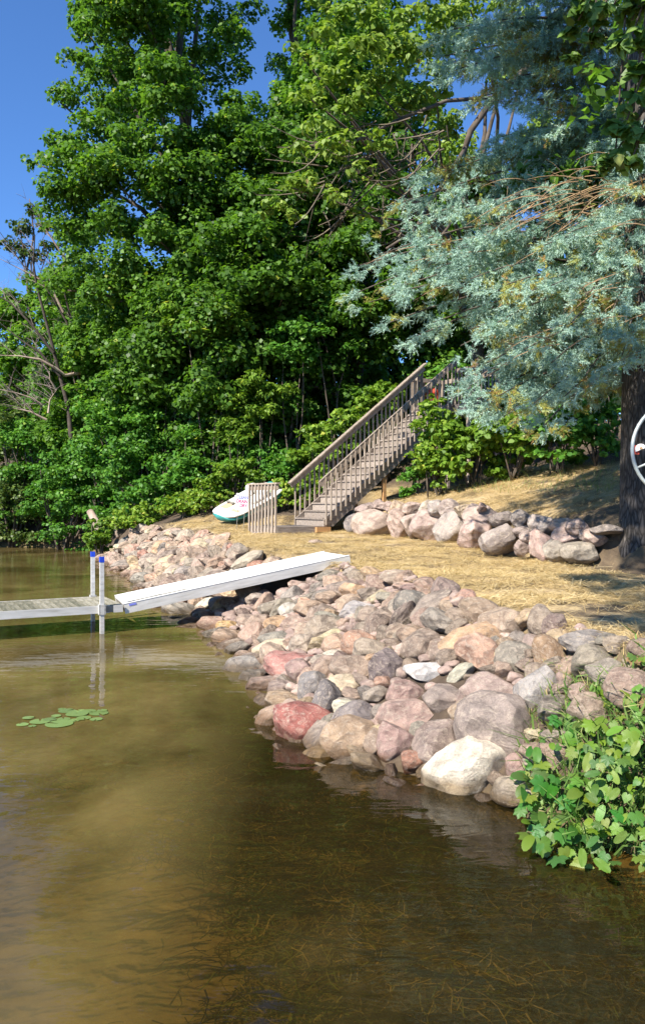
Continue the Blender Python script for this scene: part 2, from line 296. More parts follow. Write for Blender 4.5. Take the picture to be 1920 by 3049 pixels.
def ground_mat():
    m, n, b, out = mat('ground_soil_and_straw'); tc = nd(n, 'ShaderNodeTexCoord')
    def N(s, dt=6, di=0.0, stretch=None):
        t = nd(n, 'ShaderNodeTexNoise', Scale=s, Detail=dt, Roughness=.65, Distortion=di); n.links.new(tc.outputs['Object'], t.inputs[0]); return t.outputs[0]
    soil = ramp(n, [(.3, (.035, .024, .016)), (.55, (.075, .052, .034)), (.75, (.13, .095, .06))], N(5))
    straw = ramp(n, [(.28, (.15, .10, .05)), (.42, (.35, .25, .125)), (.58, (.50, .385, .205)), (.75, (.6, .48, .28))], N(14, 8, 2.5))
    bed = ramp(n, [(.3, (.09, .068, .026)), (.5, (.19, .14, .055)), (.7, (.28, .21, .085))], N(1.4, 7, .5))
    a = nd(n, 'ShaderNodeAttribute', attribute_name='straw'); a2 = nd(n, 'ShaderNodeAttribute', attribute_name='lake')
    patch = ramp(n, [(.40, (.1,.1,.1)), (.52, (1,1,1))], N(1.6, 7, .6))
    mu = nd(n, 'ShaderNodeMath', operation='MULTIPLY'); n.links.new(a.outputs['Fac'], mu.inputs[0]); n.links.new(patch.outputs[0], mu.inputs[1])
    x1 = nd(n, 'ShaderNodeMix', data_type='RGBA'); n.links.new(mu.outputs[0], x1.inputs[0]); n.links.new(soil.outputs[0], x1.inputs[6]); n.links.new(straw.outputs[0], x1.inputs[7])
    x2 = nd(n, 'ShaderNodeMix', data_type='RGBA'); n.links.new(a2.outputs['Fac'], x2.inputs[0]); n.links.new(x1.outputs[2], x2.inputs[6]); n.links.new(bed.outputs[0], x2.inputs[7])
    n.links.new(x2.outputs[2], b.inputs['Base Color']); b.inputs['Roughness'].default_value = .95
    bp = nd(n, 'ShaderNodeBump', Strength=.6, Distance=.03); n.links.new(N(18, 8, 2.5), bp.inputs['Height']); n.links.new(bp.outputs[0], b.inputs['Normal']); return m
g = link('ground', me, ground_mat(), None, True); tag(g, 'straw covered lakeside bank rising to a wooded slope', None, None, 'structure')

# ------------------------------------------------------------------ lake
def water_mat():
    m, n, b, out = mat('murky_lake_water'); n.nodes.remove(b); tc = nd(n, 'ShaderNodeTexCoord')
    mp = nd(n, 'ShaderNodeMapping'); mp.inputs['Scale'].default_value = (.7, 1.9, 1); mp.inputs['Rotation'].default_value = (0, 0, R(8)); n.links.new(tc.outputs['Object'], mp.inputs[0])
    w1 = nd(n, 'ShaderNodeTexNoise', Scale=3.2, Detail=3, Roughness=.5, Distortion=.4); n.links.new(mp.outputs[0], w1.inputs[0])
    w2 = nd(n, 'ShaderNodeTexNoise', Scale=.7, Detail=2); n.links.new(mp.outputs[0], w2.inputs[0])
    bp = nd(n, 'ShaderNodeBump', Strength=.16, Distance=.035); n.links.new(w1.outputs[0], bp.inputs['Height'])
    b2 = nd(n, 'ShaderNodeBump', Strength=.08, Distance=.12); n.links.new(w2.outputs[0], b2.inputs['Height']); n.links.new(bp.outputs[0], b2.inputs['Normal'])
    gl = nd(n, 'ShaderNodeBsdfGlossy', Roughness=.015); n.links.new(b2.outputs[0], gl.inputs['Normal'])
    tr = nd(n, 'ShaderNodeBsdfTransparent'); tr.inputs[0].default_value = (.66, .56, .34, 1)
    s1 = nd(n, 'ShaderNodeTexNoise', Scale=.42, Detail=6, Roughness=.6, Distortion=.5); n.links.new(tc.outputs['Object'], s1.inputs[0])
    di = nd(n, 'ShaderNodeBsdfDiffuse'); cr = ramp(n, [(.35, (.115, .088, .027)), (.62, (.215, .162, .058))], s1.outputs[0]); n.links.new(cr.outputs[0], di.inputs[0])
    mr = nd(n, 'ShaderNodeMapRange'); mr.inputs[1].default_value = .36; mr.inputs[2].default_value = .62; mr.inputs[3].default_value = .3; mr.inputs[4].default_value = .62; n.links.new(s1.outputs[0], mr.inputs[0])
    sx = nd(n, 'ShaderNodeSeparateXYZ'); n.links.new(tc.outputs['Object'], sx.inputs[0])
    def MR(src, a, b, lo, hi):
        q = nd(n, 'ShaderNodeMapRange', interpolation_type='SMOOTHSTEP')
        for k, v in zip((1, 2, 3, 4), (a, b, lo, hi)): q.inputs[k].default_value = v
        n.links.new(src, q.inputs[0]); return q.outputs[0]
    def MA(op, a, b):
        q = nd(n, 'ShaderNodeMath', operation=op)
        for k, v in enumerate((a, b)):
            if isinstance(v, (int, float)): q.inputs[k].default_value = v
            else: n.links.new(v, q.inputs[k])
        return q.outputs[0]
    wob = MA('MULTIPLY', MA('SUBTRACT', s1.outputs[0], .5), 2.4)     # clear, weedy water by the stones; stirred-up silt elsewhere
    clear = MA('MULTIPLY', MR(MA('ADD', sx.outputs[0], wob), -1.1, -.2, 0, 1), MR(MA('ADD', sx.outputs[1], wob), 8.3, 6.6, 0, 1))
    silt = MR(sx.outputs[1], 6.5, 9.5, 0, .22)
    fac = MA('MAXIMUM', MA('SUBTRACT', MA('ADD', mr.outputs[0], silt), MA('MULTIPLY', clear, .45)), .08)
    mx = nd(n, 'ShaderNodeMixShader'); n.links.new(fac, mx.inputs[0]); n.links.new(tr.outputs[0], mx.inputs[1]); n.links.new(di.outputs[0], mx.inputs[2])
    fr = nd(n, 'ShaderNodeFresnel', IOR=1.333); n.links.new(b2.outputs[0], fr.inputs['Normal'])
    m2 = nd(n, 'ShaderNodeMixShader'); n.links.new(fr.outputs[0], m2.inputs[0]); n.links.new(mx.outputs[0], m2.inputs[1]); n.links.new(gl.outputs[0], m2.inputs[2])
    n.links.new(m2.outputs[0], out.inputs[0]); return m
wv = MB(); S = 420
wv.add([(-S,-S,0),(S,-S,0),(S,S,0),(-S,S,0)], [(0,1,2,3)])
o = wv.build('lake_water', water_mat()); tag(o, 'murky olive brown lake water with slight ripples', None, None, 'structure')

# ------------------------------------------------------------------ stones
def make_stone_mesh(i, angular):
    import bmesh
    bm = bmesh.new(); bmesh.ops.create_icosphere(bm, subdivisions=4 if i < 30 else 3, radius=1)
    rs = random.Random(100+i); off = Vector((rs.uniform(-50, 50), rs.uniform(-50, 50), rs.uniform(-50, 50)))
    planes = []
    for k in range(rs.randint(5, 8) if not angular else rs.randint(9, 14)):
        nrm = Vector((rs.gauss(0,1), rs.gauss(0,1), rs.gauss(0,1))).normalized(); planes.append((nrm, rs.uniform(.52, .84)))
    for v in bm.verts:
        p = v.co.copy(); p *= 1+.20*mnoise.noise(p*1.1+off)+.06*mnoise.noise(p*2.7+off)
        for nrm, dd in planes:
            q = p.dot(nrm)-dd
            if q > 0: p -= nrm*q*(.98 if angular else .85)
        p *= 1+.03*mnoise.noise(p*5+off)+.015*mnoise.noise(p*13+off)
        v.co = p
    me = bpy.data.meshes.new('stone'); bm.to_mesh(me); bm.free(); me.materials.append(M_STONE)
    me.polygons.foreach_set('use_smooth', [True]*len(me.polygons)); return me
STONES = [make_stone_mesh(i, i % 3 != 1) for i in range(28)]
PAL = [((0.340,0.251,0.189),26), ((0.380,0.276,0.207),20), ((0.290,0.231,0.180),16), ((0.320,0.271,0.216),16), ((0.250,0.227,0.189),11), ((0.440,0.340,0.211),8), ((0.500,0.424,0.273),5), ((0.420,0.266,0.189),6), ((0.220,0.167,0.132),7), ((0.360,0.177,0.128),2), ((0.42,0.29,0.17),2), ((0.550,0.512,0.414),3)]
PC = [c for c, k in PAL for _ in range(k)]
def put_stone(loc, r3, col, parent, rz=None, tilt=.35, mesh=None, name='stone'):
    o = bpy.data.objects.new(name, mesh or random.choice(STONES)); COL.objects.link(o)
    o.location = loc; o.scale = r3; o.rotation_euler = (random.gauss(0, tilt), random.gauss(0, tilt), random.uniform(0, 6.28) if rz is None else rz)
    j = random.uniform(.8, 1.22); o.color = (min(1, col[0]*j*random.uniform(.95,1.05)), col[1]*j, col[2]*j*random.uniform(.93,1.07), 1); o.parent = parent; return o
bank_near = thing('riprap_bank', 'sloping bank of loose pink and grey fieldstones on the near side of the white gangway', 'riprap')
bank_far = thing('riprap_bank', 'bank of loose pinkish fieldstones beyond the gangway, below the wooden landing', 'riprap')
taken = []     # (x, y, r)
def bbox_stone(x0, y0, x1, y1, col, parent, name='stone', depth=.85, sink=.3, mesh=None, tall=.62, floor=0.0):
    cx, cy = (x0+x1)/2, (y0+y1)/2
    gpt = ground_hit(cx, cy+(y1-y0)*.30, floor=floor-.02); D = gpt.y+.05
    rx = (x1-x0)/2/F*D*1.34; rz = (y1-y0)/F*D*tall*1.26
    c = P(cx, cy, D+rx*.15)
    o = put_stone(c, (rx, rx*depth, rz), col, parent, rz=random.uniform(-.3, .3), tilt=.12, mesh=mesh, name=name)
    o.color = (*col, 1); taken.append((c.x, c.y, rx*.84)); return o
Zs = lambda a, b, c, d: (560+a/1.1147, 1600+b/1.1147, 560+c/1.1147, 1600+d/1.1147)
GREY=(.25,.235,.225); DGREY=(.17,.155,.15); BRN=(.30,.235,.20); PNK=(.40,.27,.235); TANC=(.47,.36,.25); CREAM=(.58,.49,.34); MOT=(.4,.27,.23)
for bb, c, mi in [((735,620,930,745),BRN,0),((630,635,750,740),PNK,1),((655,555,815,640),(.36,.25,.21),4),((400,500,525,610),DGREY,2),((375,460,465,545),GREY,5),
    ((725,415,855,480),(.6,.59,.57),3),((605,385,730,490),(.19,.155,.15),6),((1100,440,1240,560),(.36,.34,.32),7),((915,560,1170,720),(.29,.24,.21),9),((925,475,1105,580),(.38,.29,.25),8),
    ((770,495,950,580),(.28,.23,.20),12),((875,550,985,625),TANC,10),((1010,670,1110,755),PNK,11),((1050,735,1130,815),PNK,13),((475,470,570,520),CREAM,14),((675,480,780,560),MOT,16),
    ((245,385,420,465),(.42,.2,.17),17),((325,415,430,475),(.36,.25,.22),19),((220,350,345,400),CREAM,20),((490,570,620,680),(.24,.21,.2),22),((265,480,355,530),(.36,.28,.24),23),
    ((85,315,200,350),(.40,.29,.2),1),((40,270,135,315),(.30,.2,.15),4),((100,283,175,318),(.5,.33,.14),5),((710,150,800,210),(.30,.2,.175),15),((800,145,890,225),(.27,.2,.17),18),
    ((1255,320,1405,375),(.27,.25,.23),21),((1095,335,1195,390),(.36,.28,.24),2),((1185,270,1265,335),(.27,.2,.17),9),((520,220,630,270),(.36,.34,.33),8),((485,325,545,355),(.55,.48,.38),7)]:
    bbox_stone(*Zs(*bb), c, bank_near, mesh=STONES[mi])
def boulder(name, label, bb, col, mi, tall=.62, floor=0.0, depth=.8):
    o = bbox_stone(*bb, col, None, name=name, mesh=STONES[mi], tall=tall, floor=floor, depth=depth); tag(o, label, 'boulder'); return o
boulder('boulder', 'large chalky white boulder at the water\'s edge beside the green vine', (1288,2225,1506,2385), (.74,.68,.55), 21, .66)
boulder('boulder', 'brick red boulder half under water at the foot of the bank', (808,2118,985,2215), (.36,.13,.105), 13, .66)
boulder('boulder', 'rounded grey boulder alone in the water near the gangway end of the bank', (684,1962,780,2015), (.31,.29,.26), 4, .6)
boulder('boulder', 'tan wet boulder with a dark mossy top between red boulder and pink stones', (972,2160,1112,2270), (.36,.26,.17), 14, .6)
boulder('boulder', 'low tan boulder awash just above the red boulder', (784,2066,914,2122), (.37,.27,.17), 19, .6)
# random stones fill the bank between the ones read from the picture
def gang_block(x, y, z):
    a = math.atan2(12.6-11.37, .425+2.80); c_, s_ = math.cos(a), math.sin(a); dx, dy = x+2.80, y-11.37; lx, ly = dx*c_+dy*s_, -dx*s_+dy*c_
    return -.2 < ly < 1.35 and -.3 < lx < 4.0 and z+.24 > .375+.61*lx/3.45-.16
def scatter(y0, y1, n_try, rmin, rmax, parent, limit, seed, small=False, dmin=-.45):
    rs = np.random.default_rng(seed); placed = 0; out = []
    ys = rs.uniform(y0, y1, n_try); xs = rs.uniform(-8, 3, n_try)
    d, e, w, L = terrain_parts(xs, ys); zz = tz(xs, ys)
    for i in range(n_try):
        if not (dmin < d[i] < w[i]+(.06 if y1 < 14 else -.12)): continue
        if ys[i] < 4.75: continue
        if gang_block(xs[i], ys[i], zz[i]): continue
        r_ = rmin+(rmax-rmin)*rs.random()**1.6
        if ys[i] < 5.9 and (d[i] < .22 or xs[i] > 1.5): r_ = min(r_, .125)
        if d[i] > w[i]-.1: r_ = min(r_, .17)
        ok = True
        for (tx, ty, tr) in taken:
            if abs(tx-xs[i]) < .7 and abs(ty-ys[i]) < .7 and math.hypot(tx-xs[i], ty-ys[i]) < (tr+r_)*(.80 if not small else small): ok = False; break
        if not ok: continue
        taken.append((xs[i], ys[i], r_)); out.append((xs[i], ys[i], zz[i], r_))
    return out
def stones_from(lst, parent):
    for (x, y, z, r_) in lst:
        k = random.uniform(.5, .8); d1, e1, w1, L1 = terrain_parts(np.array([x]), np.array([y])); cap = float(L1[0])+(.07 if not (11.2 < y < 13.4) else -.03)
        z = min(z, cap-r_*k*1.2)
        put_stone((x, y, z+r_*k*.40), (r_*random.uniform(1.25, 1.6), r_*random.uniform(1.05, 1.3), r_*k*1.22), random.choice(PC), parent)
YS = 12.95   # the gangway crosses here
near = scatter(4.7, YS, 12000, .125, .22, bank_near, 300, 1)+scatter(4.7, YS, 16000, .07, .12, bank_near, 300, 2, .70)+scatter(4.75, YS, 14000, .06, .10, bank_near, 300, 8, .56)
near.sort(key=lambda q: -q[3]/q[1]); nmax = 300-31
far = scatter(YS, 26.6, 9000, .17, .29, bank_far, 300, 3)+scatter(YS, 26.6, 12000, .10, .18, bank_far, 300, 4, .70)
far.sort(key=lambda q: -q[3]/q[1])
def joined(lst, parent, name):
    base = [(np.array([v.co[:] for v in m_.vertices]), [tuple(p.vertices) for p in m_.polygons]) for m_ in SMALL]
    groups = {}
    for q in lst: groups.setdefault(0, []).append(q)
    V = []; Fc = []; n = 0
    for (x, y, z, r_) in lst:
        bv, bf = random.choice(base); a = random.uniform(0, 6.28); c_, s_ = math.cos(a), math.sin(a)
        v = bv*np.array([r_*1.1, r_*.95, r_*.7]); v = np.stack([v[:,0]*c_-v[:,1]*s_, v[:,0]*s_+v[:,1]*c_, v[:,2]], -1)+np.array([x, y, z+r_*.3])
        V += v.tolist(); Fc += [tuple(i+n for i in f) for f in bf]; n += len(v)
    me = bpy.data.meshes.new(name); me.from_pydata(V, [], Fc); me.update(); o = link(name, me, M_STONE, parent, True); o.color = (.32, .24, .205, 1); o['kind'] = 'stuff'
SMALL = [make_stone_mesh(40+i, i % 2 == 0) for i in range(4)]
stones_from(near[:nmax], bank_near); stones_from(far[:300], bank_far)
if near[nmax:]: joined(near[nmax:], bank_near, 'small_stones')
if far[300:]: joined(far[300:], bank_far, 'small_stones')

# retaining wall of boulders: stones read from the picture, set along the toe of the slope
wall = thing('retaining_wall', 'curved dry stone retaining wall of large rounded boulders under the straw slope', 'stone wall')
WL = np.array([(.55,20.0),(.73,19.85),(1.26,19.2),(2.62,16.5),(3.05,13.7),(3.74,11.8),(4.2,10.9)])
def wall_depth(px, back):
    k = (px-W/2)/F
    for (ax, ay), (bx, by) in zip(WL[:-1], WL[1:]):
        # x = k*y
        den = (bx-ax)-k*(by-ay)
        if abs(den) < 1e-9: continue
        t = (k*ay-ax)/den
        if -0.001 <= t <= 1.001: return ay+t*(by-ay)+back
    return 19.9+back if k < .04 else 11.3+back
Zw = lambda a, b, c, d: (960+a/1.579, 700+b/1.579, 960+c/1.579, 700+d/1.579)
rowb = [((95,1318,188,1402),DGREY),((165,1298,335,1410),(.37,.29,.24)),((312,1310,400,1412),(.4,.3,.25)),((372,1305,462,1412),(.44,.35,.3)),((420,1310,570,1425),(.38,.29,.255)),((535,1322,670,1438),(.33,.29,.26)),((635,1343,815,1460),(.42,.31,.27)),((765,1368,925,1490),(.29,.25,.225)),((895,1430,985,1500),(.33,.26,.23)),((972,1388,1098,1525),(.42,.30,.26)),((1045,1438,1175,1540),(.33,.30,.25)),((1138,1445,1268,1535),(.28,.25,.2))]
rowt = [((158,1258,247,1318),(.28,.22,.2)),((238,1247,305,1302),(.30,.23,.2)),((288,1256,328,1300),(.4,.3,.26)),((310,1250,392,1322),(.45,.34,.24)),((378,1250,462,1318),(.40,.31,.26)),((445,1245,522,1322),(.46,.40,.32)),((503,1248,582,1318),(.35,.31,.28)),((548,1253,637,1333),(.34,.28,.25)),((622,1260,690,1327),(.47,.38,.27)),((680,1268,740,1318),(.2,.16,.15)),((662,1282,800,1358),(.38,.3,.26)),((725,1262,775,1300),(.34,.24,.2)),((795,1298,902,1372),(.2,.17,.155)),((882,1285,972,1372),(.16,.145,.14)),((962,1308,1098,1408),(.32,.28,.255)),((903,1370,987,1420),(.3,.25,.23)),((938,1383,1036,1452),(.35,.28,.25)),((1078,1333,1180,1398),(.38,.30,.25)),((1150,1340,1248,1400),(.36,.28,.25)),((1090,1370,1232,1448),(.38,.29,.26)),((1218,1388,1326,1455),(.42,.32,.27)),((1270,1360,1390,1410),(.22,.19,.17)),((1200,1385,1260,1440),(.26,.22,.2))]
for lst, back in ((rowb, 0.0), (rowt, .28)):
    for i, (bb, c) in enumerate(lst):
        x0, y0, x1, y1 = Zw(*bb); D = wall_depth((x0+x1)/2, back); rx = (x1-x0)/2/F*D*(1.38 if not back else 1.32); rz = (y1-y0)/2/F*D*(1.42 if not back else 1.28)
        o = put_stone(P((x0+x1)/2, (y0+y1)/2, D+rx*.1), (rx, max(rx, rz)*.9, rz), c, wall, rz=random.uniform(-.4, .4), tilt=.08, mesh=STONES[(i*5+(3 if back else 0)) % 28]); o.color = (*c, 1)
# flat stone lying on the straw and a few clods
fs = P(938, 1613, 16.6)
o = put_stone((fs.x, fs.y, tz1(fs.x, fs.y)+.03), (.22, .15, .07), (.42,.34,.26), None, rz=.4, tilt=.05, mesh=STONES[0], name='flat_stone'); tag(o, 'flat tan stone lying on the straw in front of the stair landing', 'stone')

# ------------------------------------------------------------------ straw
def leaves_np(pos, nrm, size, template, jit=.0, rs=rng, fwd=None):
    """template (k,3): x along, y across, z up ; returns verts"""
    n = len(pos); k = len(template)
    nrm = unit(nrm); r_ = rs.normal(size=(n, 3)) if fwd is None else fwd
    tx = unit(r_-nrm*np.sum(r_*nrm, 1, keepdims=True)); ty = np.cross(nrm, tx)
    T = np.asarray(template, float); s = np.asarray(size).reshape(n, 1, 1)
    v = pos[:, None, :]+s*(tx[:, None, :]*T[None, :, 0:1]+ty[:, None, :]*T[None, :, 1:2]+nrm[:, None, :]*T[None, :, 2:3])
    return v.reshape(-1, 3)
N = 380000
sx = rng.uniform(-6, 7, N); sy = 4.6+(26-4.6)*rng.random(N)**1.35
sw = straw_weight(sx, sy)*(.14+.86*sst((vnoise(sx, sy, 1.3, 3)*.6+vnoise(sx, sy, 3.1, 6)*.4-.27)/.16)); keep = rng.random(N) < sw; sx, sy = sx[keep], sy[keep]
inv = np.abs(sx/sy) < .47; sx, sy = sx[inv], sy[inv]
pos = np.stack([sx, sy, tz(sx, sy)+rng.uniform(.004, .035, len(sx))], -1); nr = np.stack([rng.normal(0, .22, len(sx)), rng.normal(0, .22, len(sx)), np.ones(len(sx))], -1)
tmpl = [(-.5, -.5*.022, 0), (.5, -.5*.016, 0), (.5, .5*.016, 0), (-.5, .5*.022, 0)]
v = leaves_np(pos, nr, rng.uniform(.09, .24, len(sx)), tmpl)
tag(link('straw_mulch', np_mesh('straw_mulch', v, len(sx), 4, {'tint': np.repeat(np.clip(rng.normal(.55, .22, len(sx)), 0, 1), 4)}, M_STRAW)), 'golden straw mulch strewn over the lawn and the slope', 'straw', None, 'stuff')

# ------------------------------------------------------------------ dock and gangway
DA = math.atan2(.76, 1.42)
dk = thing('dock', 'grey weathered plank dock in an aluminium frame at the left edge', 'dock', (-2.82, 11.36, 0), DA)
DL, DW, DZ = 6.0, 1.12, .385
n = 50; pw = DL/n; pm = MB().box((0,0,0), (pw/2-.006, DW/2-.02, .014)).mesh('plank')
pm.materials.append(M_DOCKWOOD)
for i in range(n):
    o = link('plank', pm, None, dk); o.location = (-(i+.5)*pw, DW/2, DZ-.014+random.uniform(-.002, .002)); o.rotation_euler = (0, 0, random.uniform(-.004, .004))
for y in (.0, DW): MB().box((-DL/2-.09, y+(-.02 if y == 0 else .02), DZ-.055), (DL/2-.09, .02, .052)).build('side_rail', M_ALU, dk)
MB().box((-.012, DW/2, DZ-.06), (.012, DW/2, .05)).build('end_rail', M_ALU, dk)
MB().box((-.19, -.03, DZ-.056), (.05, .012, .044)).build('joint_plate', M_ALUDARK, dk)
MB().box((-.068, -.034, DZ-.055), (.066, .012, .05)).build('end_plate', M_ALU, dk)
for x, y in ((-.30, -.066), (-.15, DW+.066)):
    p = MB().box((x, y, .235), (.027, .027, .775)).build('post', M_ALU, dk)
    MB().box((x, y, 1.028), (.0305, .0305, .038)).build('cap', M_BLUE, p)
    s = MB(); s.box((x, y-.033, DZ-.05), (.046, .006, .07)).box((x, y+.033, DZ-.05), (.046, .006, .07)).box((x-.036, y, DZ-.05), (.008, .039, .07)).box((x+.036, y, DZ-.05), (.008, .039, .07))
    s.build('post_sleeve', M_ALU, dk)
g0 = Vector((-2.80, 11.37, .375)); g1 = Vector((.425, 12.6, .985)); ga = math.atan2(g1.y-g0.y, g1.x-g0.x)
gl = (g1-g0).length; gp = math.asin((g1.z-g0.z)/gl)
gw = thing('gangway', 'long white aluminium gangway ramp from the dock up to the straw bank', 'gangway', g0, ga); gw.rotation_euler = (0, -gp, ga)
GW = 1.13; npan = 3
for i in range(npan): MB().box(((i+.5)*gl/npan, GW/2, -.008), (gl/npan/2-.003, GW/2-.045, .008)).build('deck_panel', M_WHITE, gw)
for y in (.02, GW-.02):
    MB().box((gl/2, y, -.062), (gl/2, .02, .07)).build('side_beam', M_ALU, gw)
    MB().box((gl/2, y, .0115), (gl/2, .026, .0035)).build('edge_trim', M_WHITE, gw)
for x in (.03, gl-.03): MB().box((x, GW/2, -.075), (.02, GW/2-.042, .05)).build('cross_beam', M_ALUDARK, gw)
MB().box((.12, -.0035, -.02), (.05, .003, .012)).build('maker_plate', M_PURP, gw)
MB().tube([(.06, .10, .012), (.5, .16, .012), (.95, .12, .014)], .008, 6).build('hinge_pin', M_ALUDARK, gw)

# ------------------------------------------------------------------ stairs
SA = R(35); SZ = 1.25; ST = thing('wooden_stairs', 'weathered grey wooden staircase with baluster railings climbing the slope', 'stairs', (.04, 19.9, 0), SA)
NS, RISE, RUN, SW = 17, .194, .2565, 1.30
tm = MB().box((0,0,0), (.155, SW/2-.02, .019)).mesh('tread'); rm = MB().box((0,0,0), (.012, SW/2-.045, RISE/2-.02)).mesh('riser')
tm.materials.append(M_WOOD); rm.materials.append(M_WOOD)
for i in range(NS):
    a = link('tread', tm, None, ST); a.location = (i*RUN+.125, SW/2, SZ+(i+1)*RISE-.019)
    b_ = link('riser', rm, None, ST); b_.location = (i*RUN+.012, SW/2, SZ+(i+.5)*RISE-.02)
SL = RISE/RUN; TL = NS*RUN
for y in (.0, SW):
    m_ = MB(); z0 = SZ+.02; x0, x1 = -.02, TL+.1
    pr = [(x0, z0+RISE*.7), (x1, z0+RISE*.7+SL*(x1-x0)), (x1, z0+SL*(x1-x0)-.22), (x0+.28, z0-.03), (x0, z0-.03)]
    yy = (y-.02, y+.02); m_.v = [(x, q, z) for q in yy for x, z in pr]; k = len(pr)
    m_.f = [tuple(range(k)), tuple(range(2*k-1, k-1, -1))]+[(i, k+i, k+(i+1) % k, (i+1) % k) for i in range(k)]
    m_.build('stringer', M_WOOD, ST)
nose = lambda x: SZ+RISE+SL*x
for y, s in ((-.045, -1), (SW+.045, 1)):
    bal = MB().box((0,0,0), (.017, .017, .59)).mesh('baluster'); bal.materials.append(M_RAIL)
    nb = 30
    for i in range(nb):
        x = .03+i*(TL+.05)/(nb-1); o = link('baluster', bal, None, ST); o.location = (x, y, nose(x)+.40); o.rotation_euler = (random.gauss(0, .006), random.gauss(0, .006), 0)
    x0, x1 = (-.13, TL+.12)
    MB().bar((x0, y-.03*s, nose(x0)+.93), (x1, y-.03*s, nose(x1)+.93), .036, .14).build('rail_board', M_RAIL, ST)
    if s > 0: MB().bar((x0-.05, y-.03, nose(x0-.05)+1.022), (x1+.05, y-.03, nose(x1+.05)+1.022), .15, .036).build('handrail', M_RAIL, ST)
    else: MB().bar((x0, y+.03, nose(x0)+1.012), (x1, y+.03, nose(x1)+1.012), .05, .02).build('handrail', M_RAIL, ST)
for x, y in ((1.93, .04), (1.93, SW-.04), (4.2, .04)):
    px_ = ST.location.x+x*math.cos(SA)-y*math.sin(SA); py_ = ST.location.y+x*math.sin(SA)+y*math.cos(SA); zb = tz1(px_, py_)-.1; zt = nose(x)-.32
    MB().box((x, y, (zb+zt)/2), (.045, .045, (zt-zb)/2)).build('support_post', M_NEWWOOD if x < 2 else M_WOOD, ST)

LD = thing('wooden_landing', 'low weathered plank landing with a slatted side rail at the foot of the stairs', 'landing', (.04, 19.9, 0), SA)
LX = 1.33; nbd = 9
bm_ = MB().box((0,0,0), (LX/2, SW/nbd/2-.004, .016)).mesh('deck_board'); bm_.materials.append(M_WOOD)
for i in range(nbd):
    o = link('deck_board', bm_, None, LD); o.location = (-LX/2-.03, (i+.5)*SW/nbd, SZ-.016)
for y in (.02, SW-.02): MB().box((-LX/2-.03, y, SZ-.105), (LX/2-.035, .02, .07)).build('rim_joist', M_WOOD, LD)
for x in (-LX-.012, -.045): MB().box((x, SW/2, SZ-.105), (.019, SW/2, .07)).build('end_joist', M_WOOD, LD)
MB().box((-.06, -.04, SZ-.085), (.21, .036, .065)).build('beam', M_NEWWOOD, LD)
pb = MB().box((0,0,0), (.019, .022, .57)).mesh('baluster'); pb.materials.append(M_RAIL)
for i in range(9):
    o = link('baluster', pb, None, LD); o.location = (-LX-.055, .03+i*(SW-.06)/8, SZ+.445); o.rotation_euler = (random.gauss(0, .008), 0, 0)
MB().box((-LX-.014, SW/2, SZ+.95), (.019, SW/2+.03, .065)).build('rail_board', M_RAIL, LD)
MB().box((-LX-.02, SW/2, SZ+1.036), (.06, SW/2+.05, .018)).build('rail_cap', M_RAIL, LD)
for i, (x, y, l) in enumerate([(-1.24, .02, 'front block under the landing\'s near corner by the slatted rail'), (-1.24, 1.05, 'block under the landing\'s far corner below the slatted rail'), (-.1, .06, 'block under the landing beside the bottom step')]):
    wx = LD.location.x+x*math.cos(SA)-y*math.sin(SA); wy = LD.location.y+x*math.sin(SA)+y*math.cos(SA)
    zt = SZ-.175; zb = tz1(wx, wy)-.04
    b_ = MB().box((0, 0, (zt-zb)/2), (.2, .1, (zt-zb)/2)).build('concrete_block', M_BLOCK); b_.location = (wx, wy, zb); b_.rotation_euler = (0, 0, SA+random.uniform(-.2, .2)); tag(b_, 'tan concrete '+l, 'block', 'blocks under the landing')

# upper deck
UZ = SZ+NS*RISE
UD = thing('upper_deck', 'small wooden deck with railings at the top of the stairs', 'deck', (.04, 19.9, 0), SA)
for i in range(9): MB().box((TL+.09+i*.142, SW/2-.05, UZ-.019), (.067, SW/2+.5, .019)).build('deck_board', M_WOOD, UD)
for x in (TL+.05, TL+1.27): MB().box((x, SW/2-.05, UZ-.12), (.02, SW/2+.49, .08)).build('joist', M_WOOD, UD)
for x, y in ((TL+.1, -.5), (TL+1.22, -.5), (TL+.1, SW+.4), (TL+1.22, SW+.4)):
    wx = .04+x*math.cos(SA)-y*math.sin(SA); wy = 19.9+x*math.sin(SA)+y*math.cos(SA); zb = tz1(wx, wy)-.1; MB().box((x, y, (zb+UZ+.98)/2), (.042, .042, (UZ+.98-zb)/2)).build('post', M_RAIL, UD)
ub = MB().box((0,0,0), (.018, .018, .52)).mesh('baluster'); ub.materials.append(M_RAIL)
for k in range(9):
    for (x, y) in ((TL+.12+k*.14, -.56), (TL+.12+k*.14, SW+.46)):
        o = link('baluster', ub, None, UD); o.location = (x, y, UZ+.42)
for k in range(4):
    for (x, y) in ((TL+.03, -.46+k*.13), (TL+.03, SW+.05+k*.13)):
        o = link('baluster', ub, None, UD); o.location = (x, y, UZ+.42)
for k in range(14):
    o = link('baluster', ub, None, UD); o.location = (TL+1.3, -.42+k*.15, UZ+.42)
for y in (-.51, SW+.41): MB().box((TL+.66, y, UZ+.93), (.62, .03, .06)).build('rail_board', M_RAIL, UD)
MB().box((TL+1.245, SW/2, UZ+.93), (.02, SW/2+.42, .06)).build('rail_board', M_RAIL, UD)
MB().box((TL+.05, -.25, UZ+.93), (.02, .22, .06)).build('rail_board', M_RAIL, UD); MB().box((TL+.05, SW+.22, UZ+.93), (.02, .2, .06)).build('rail_board', M_RAIL, UD)
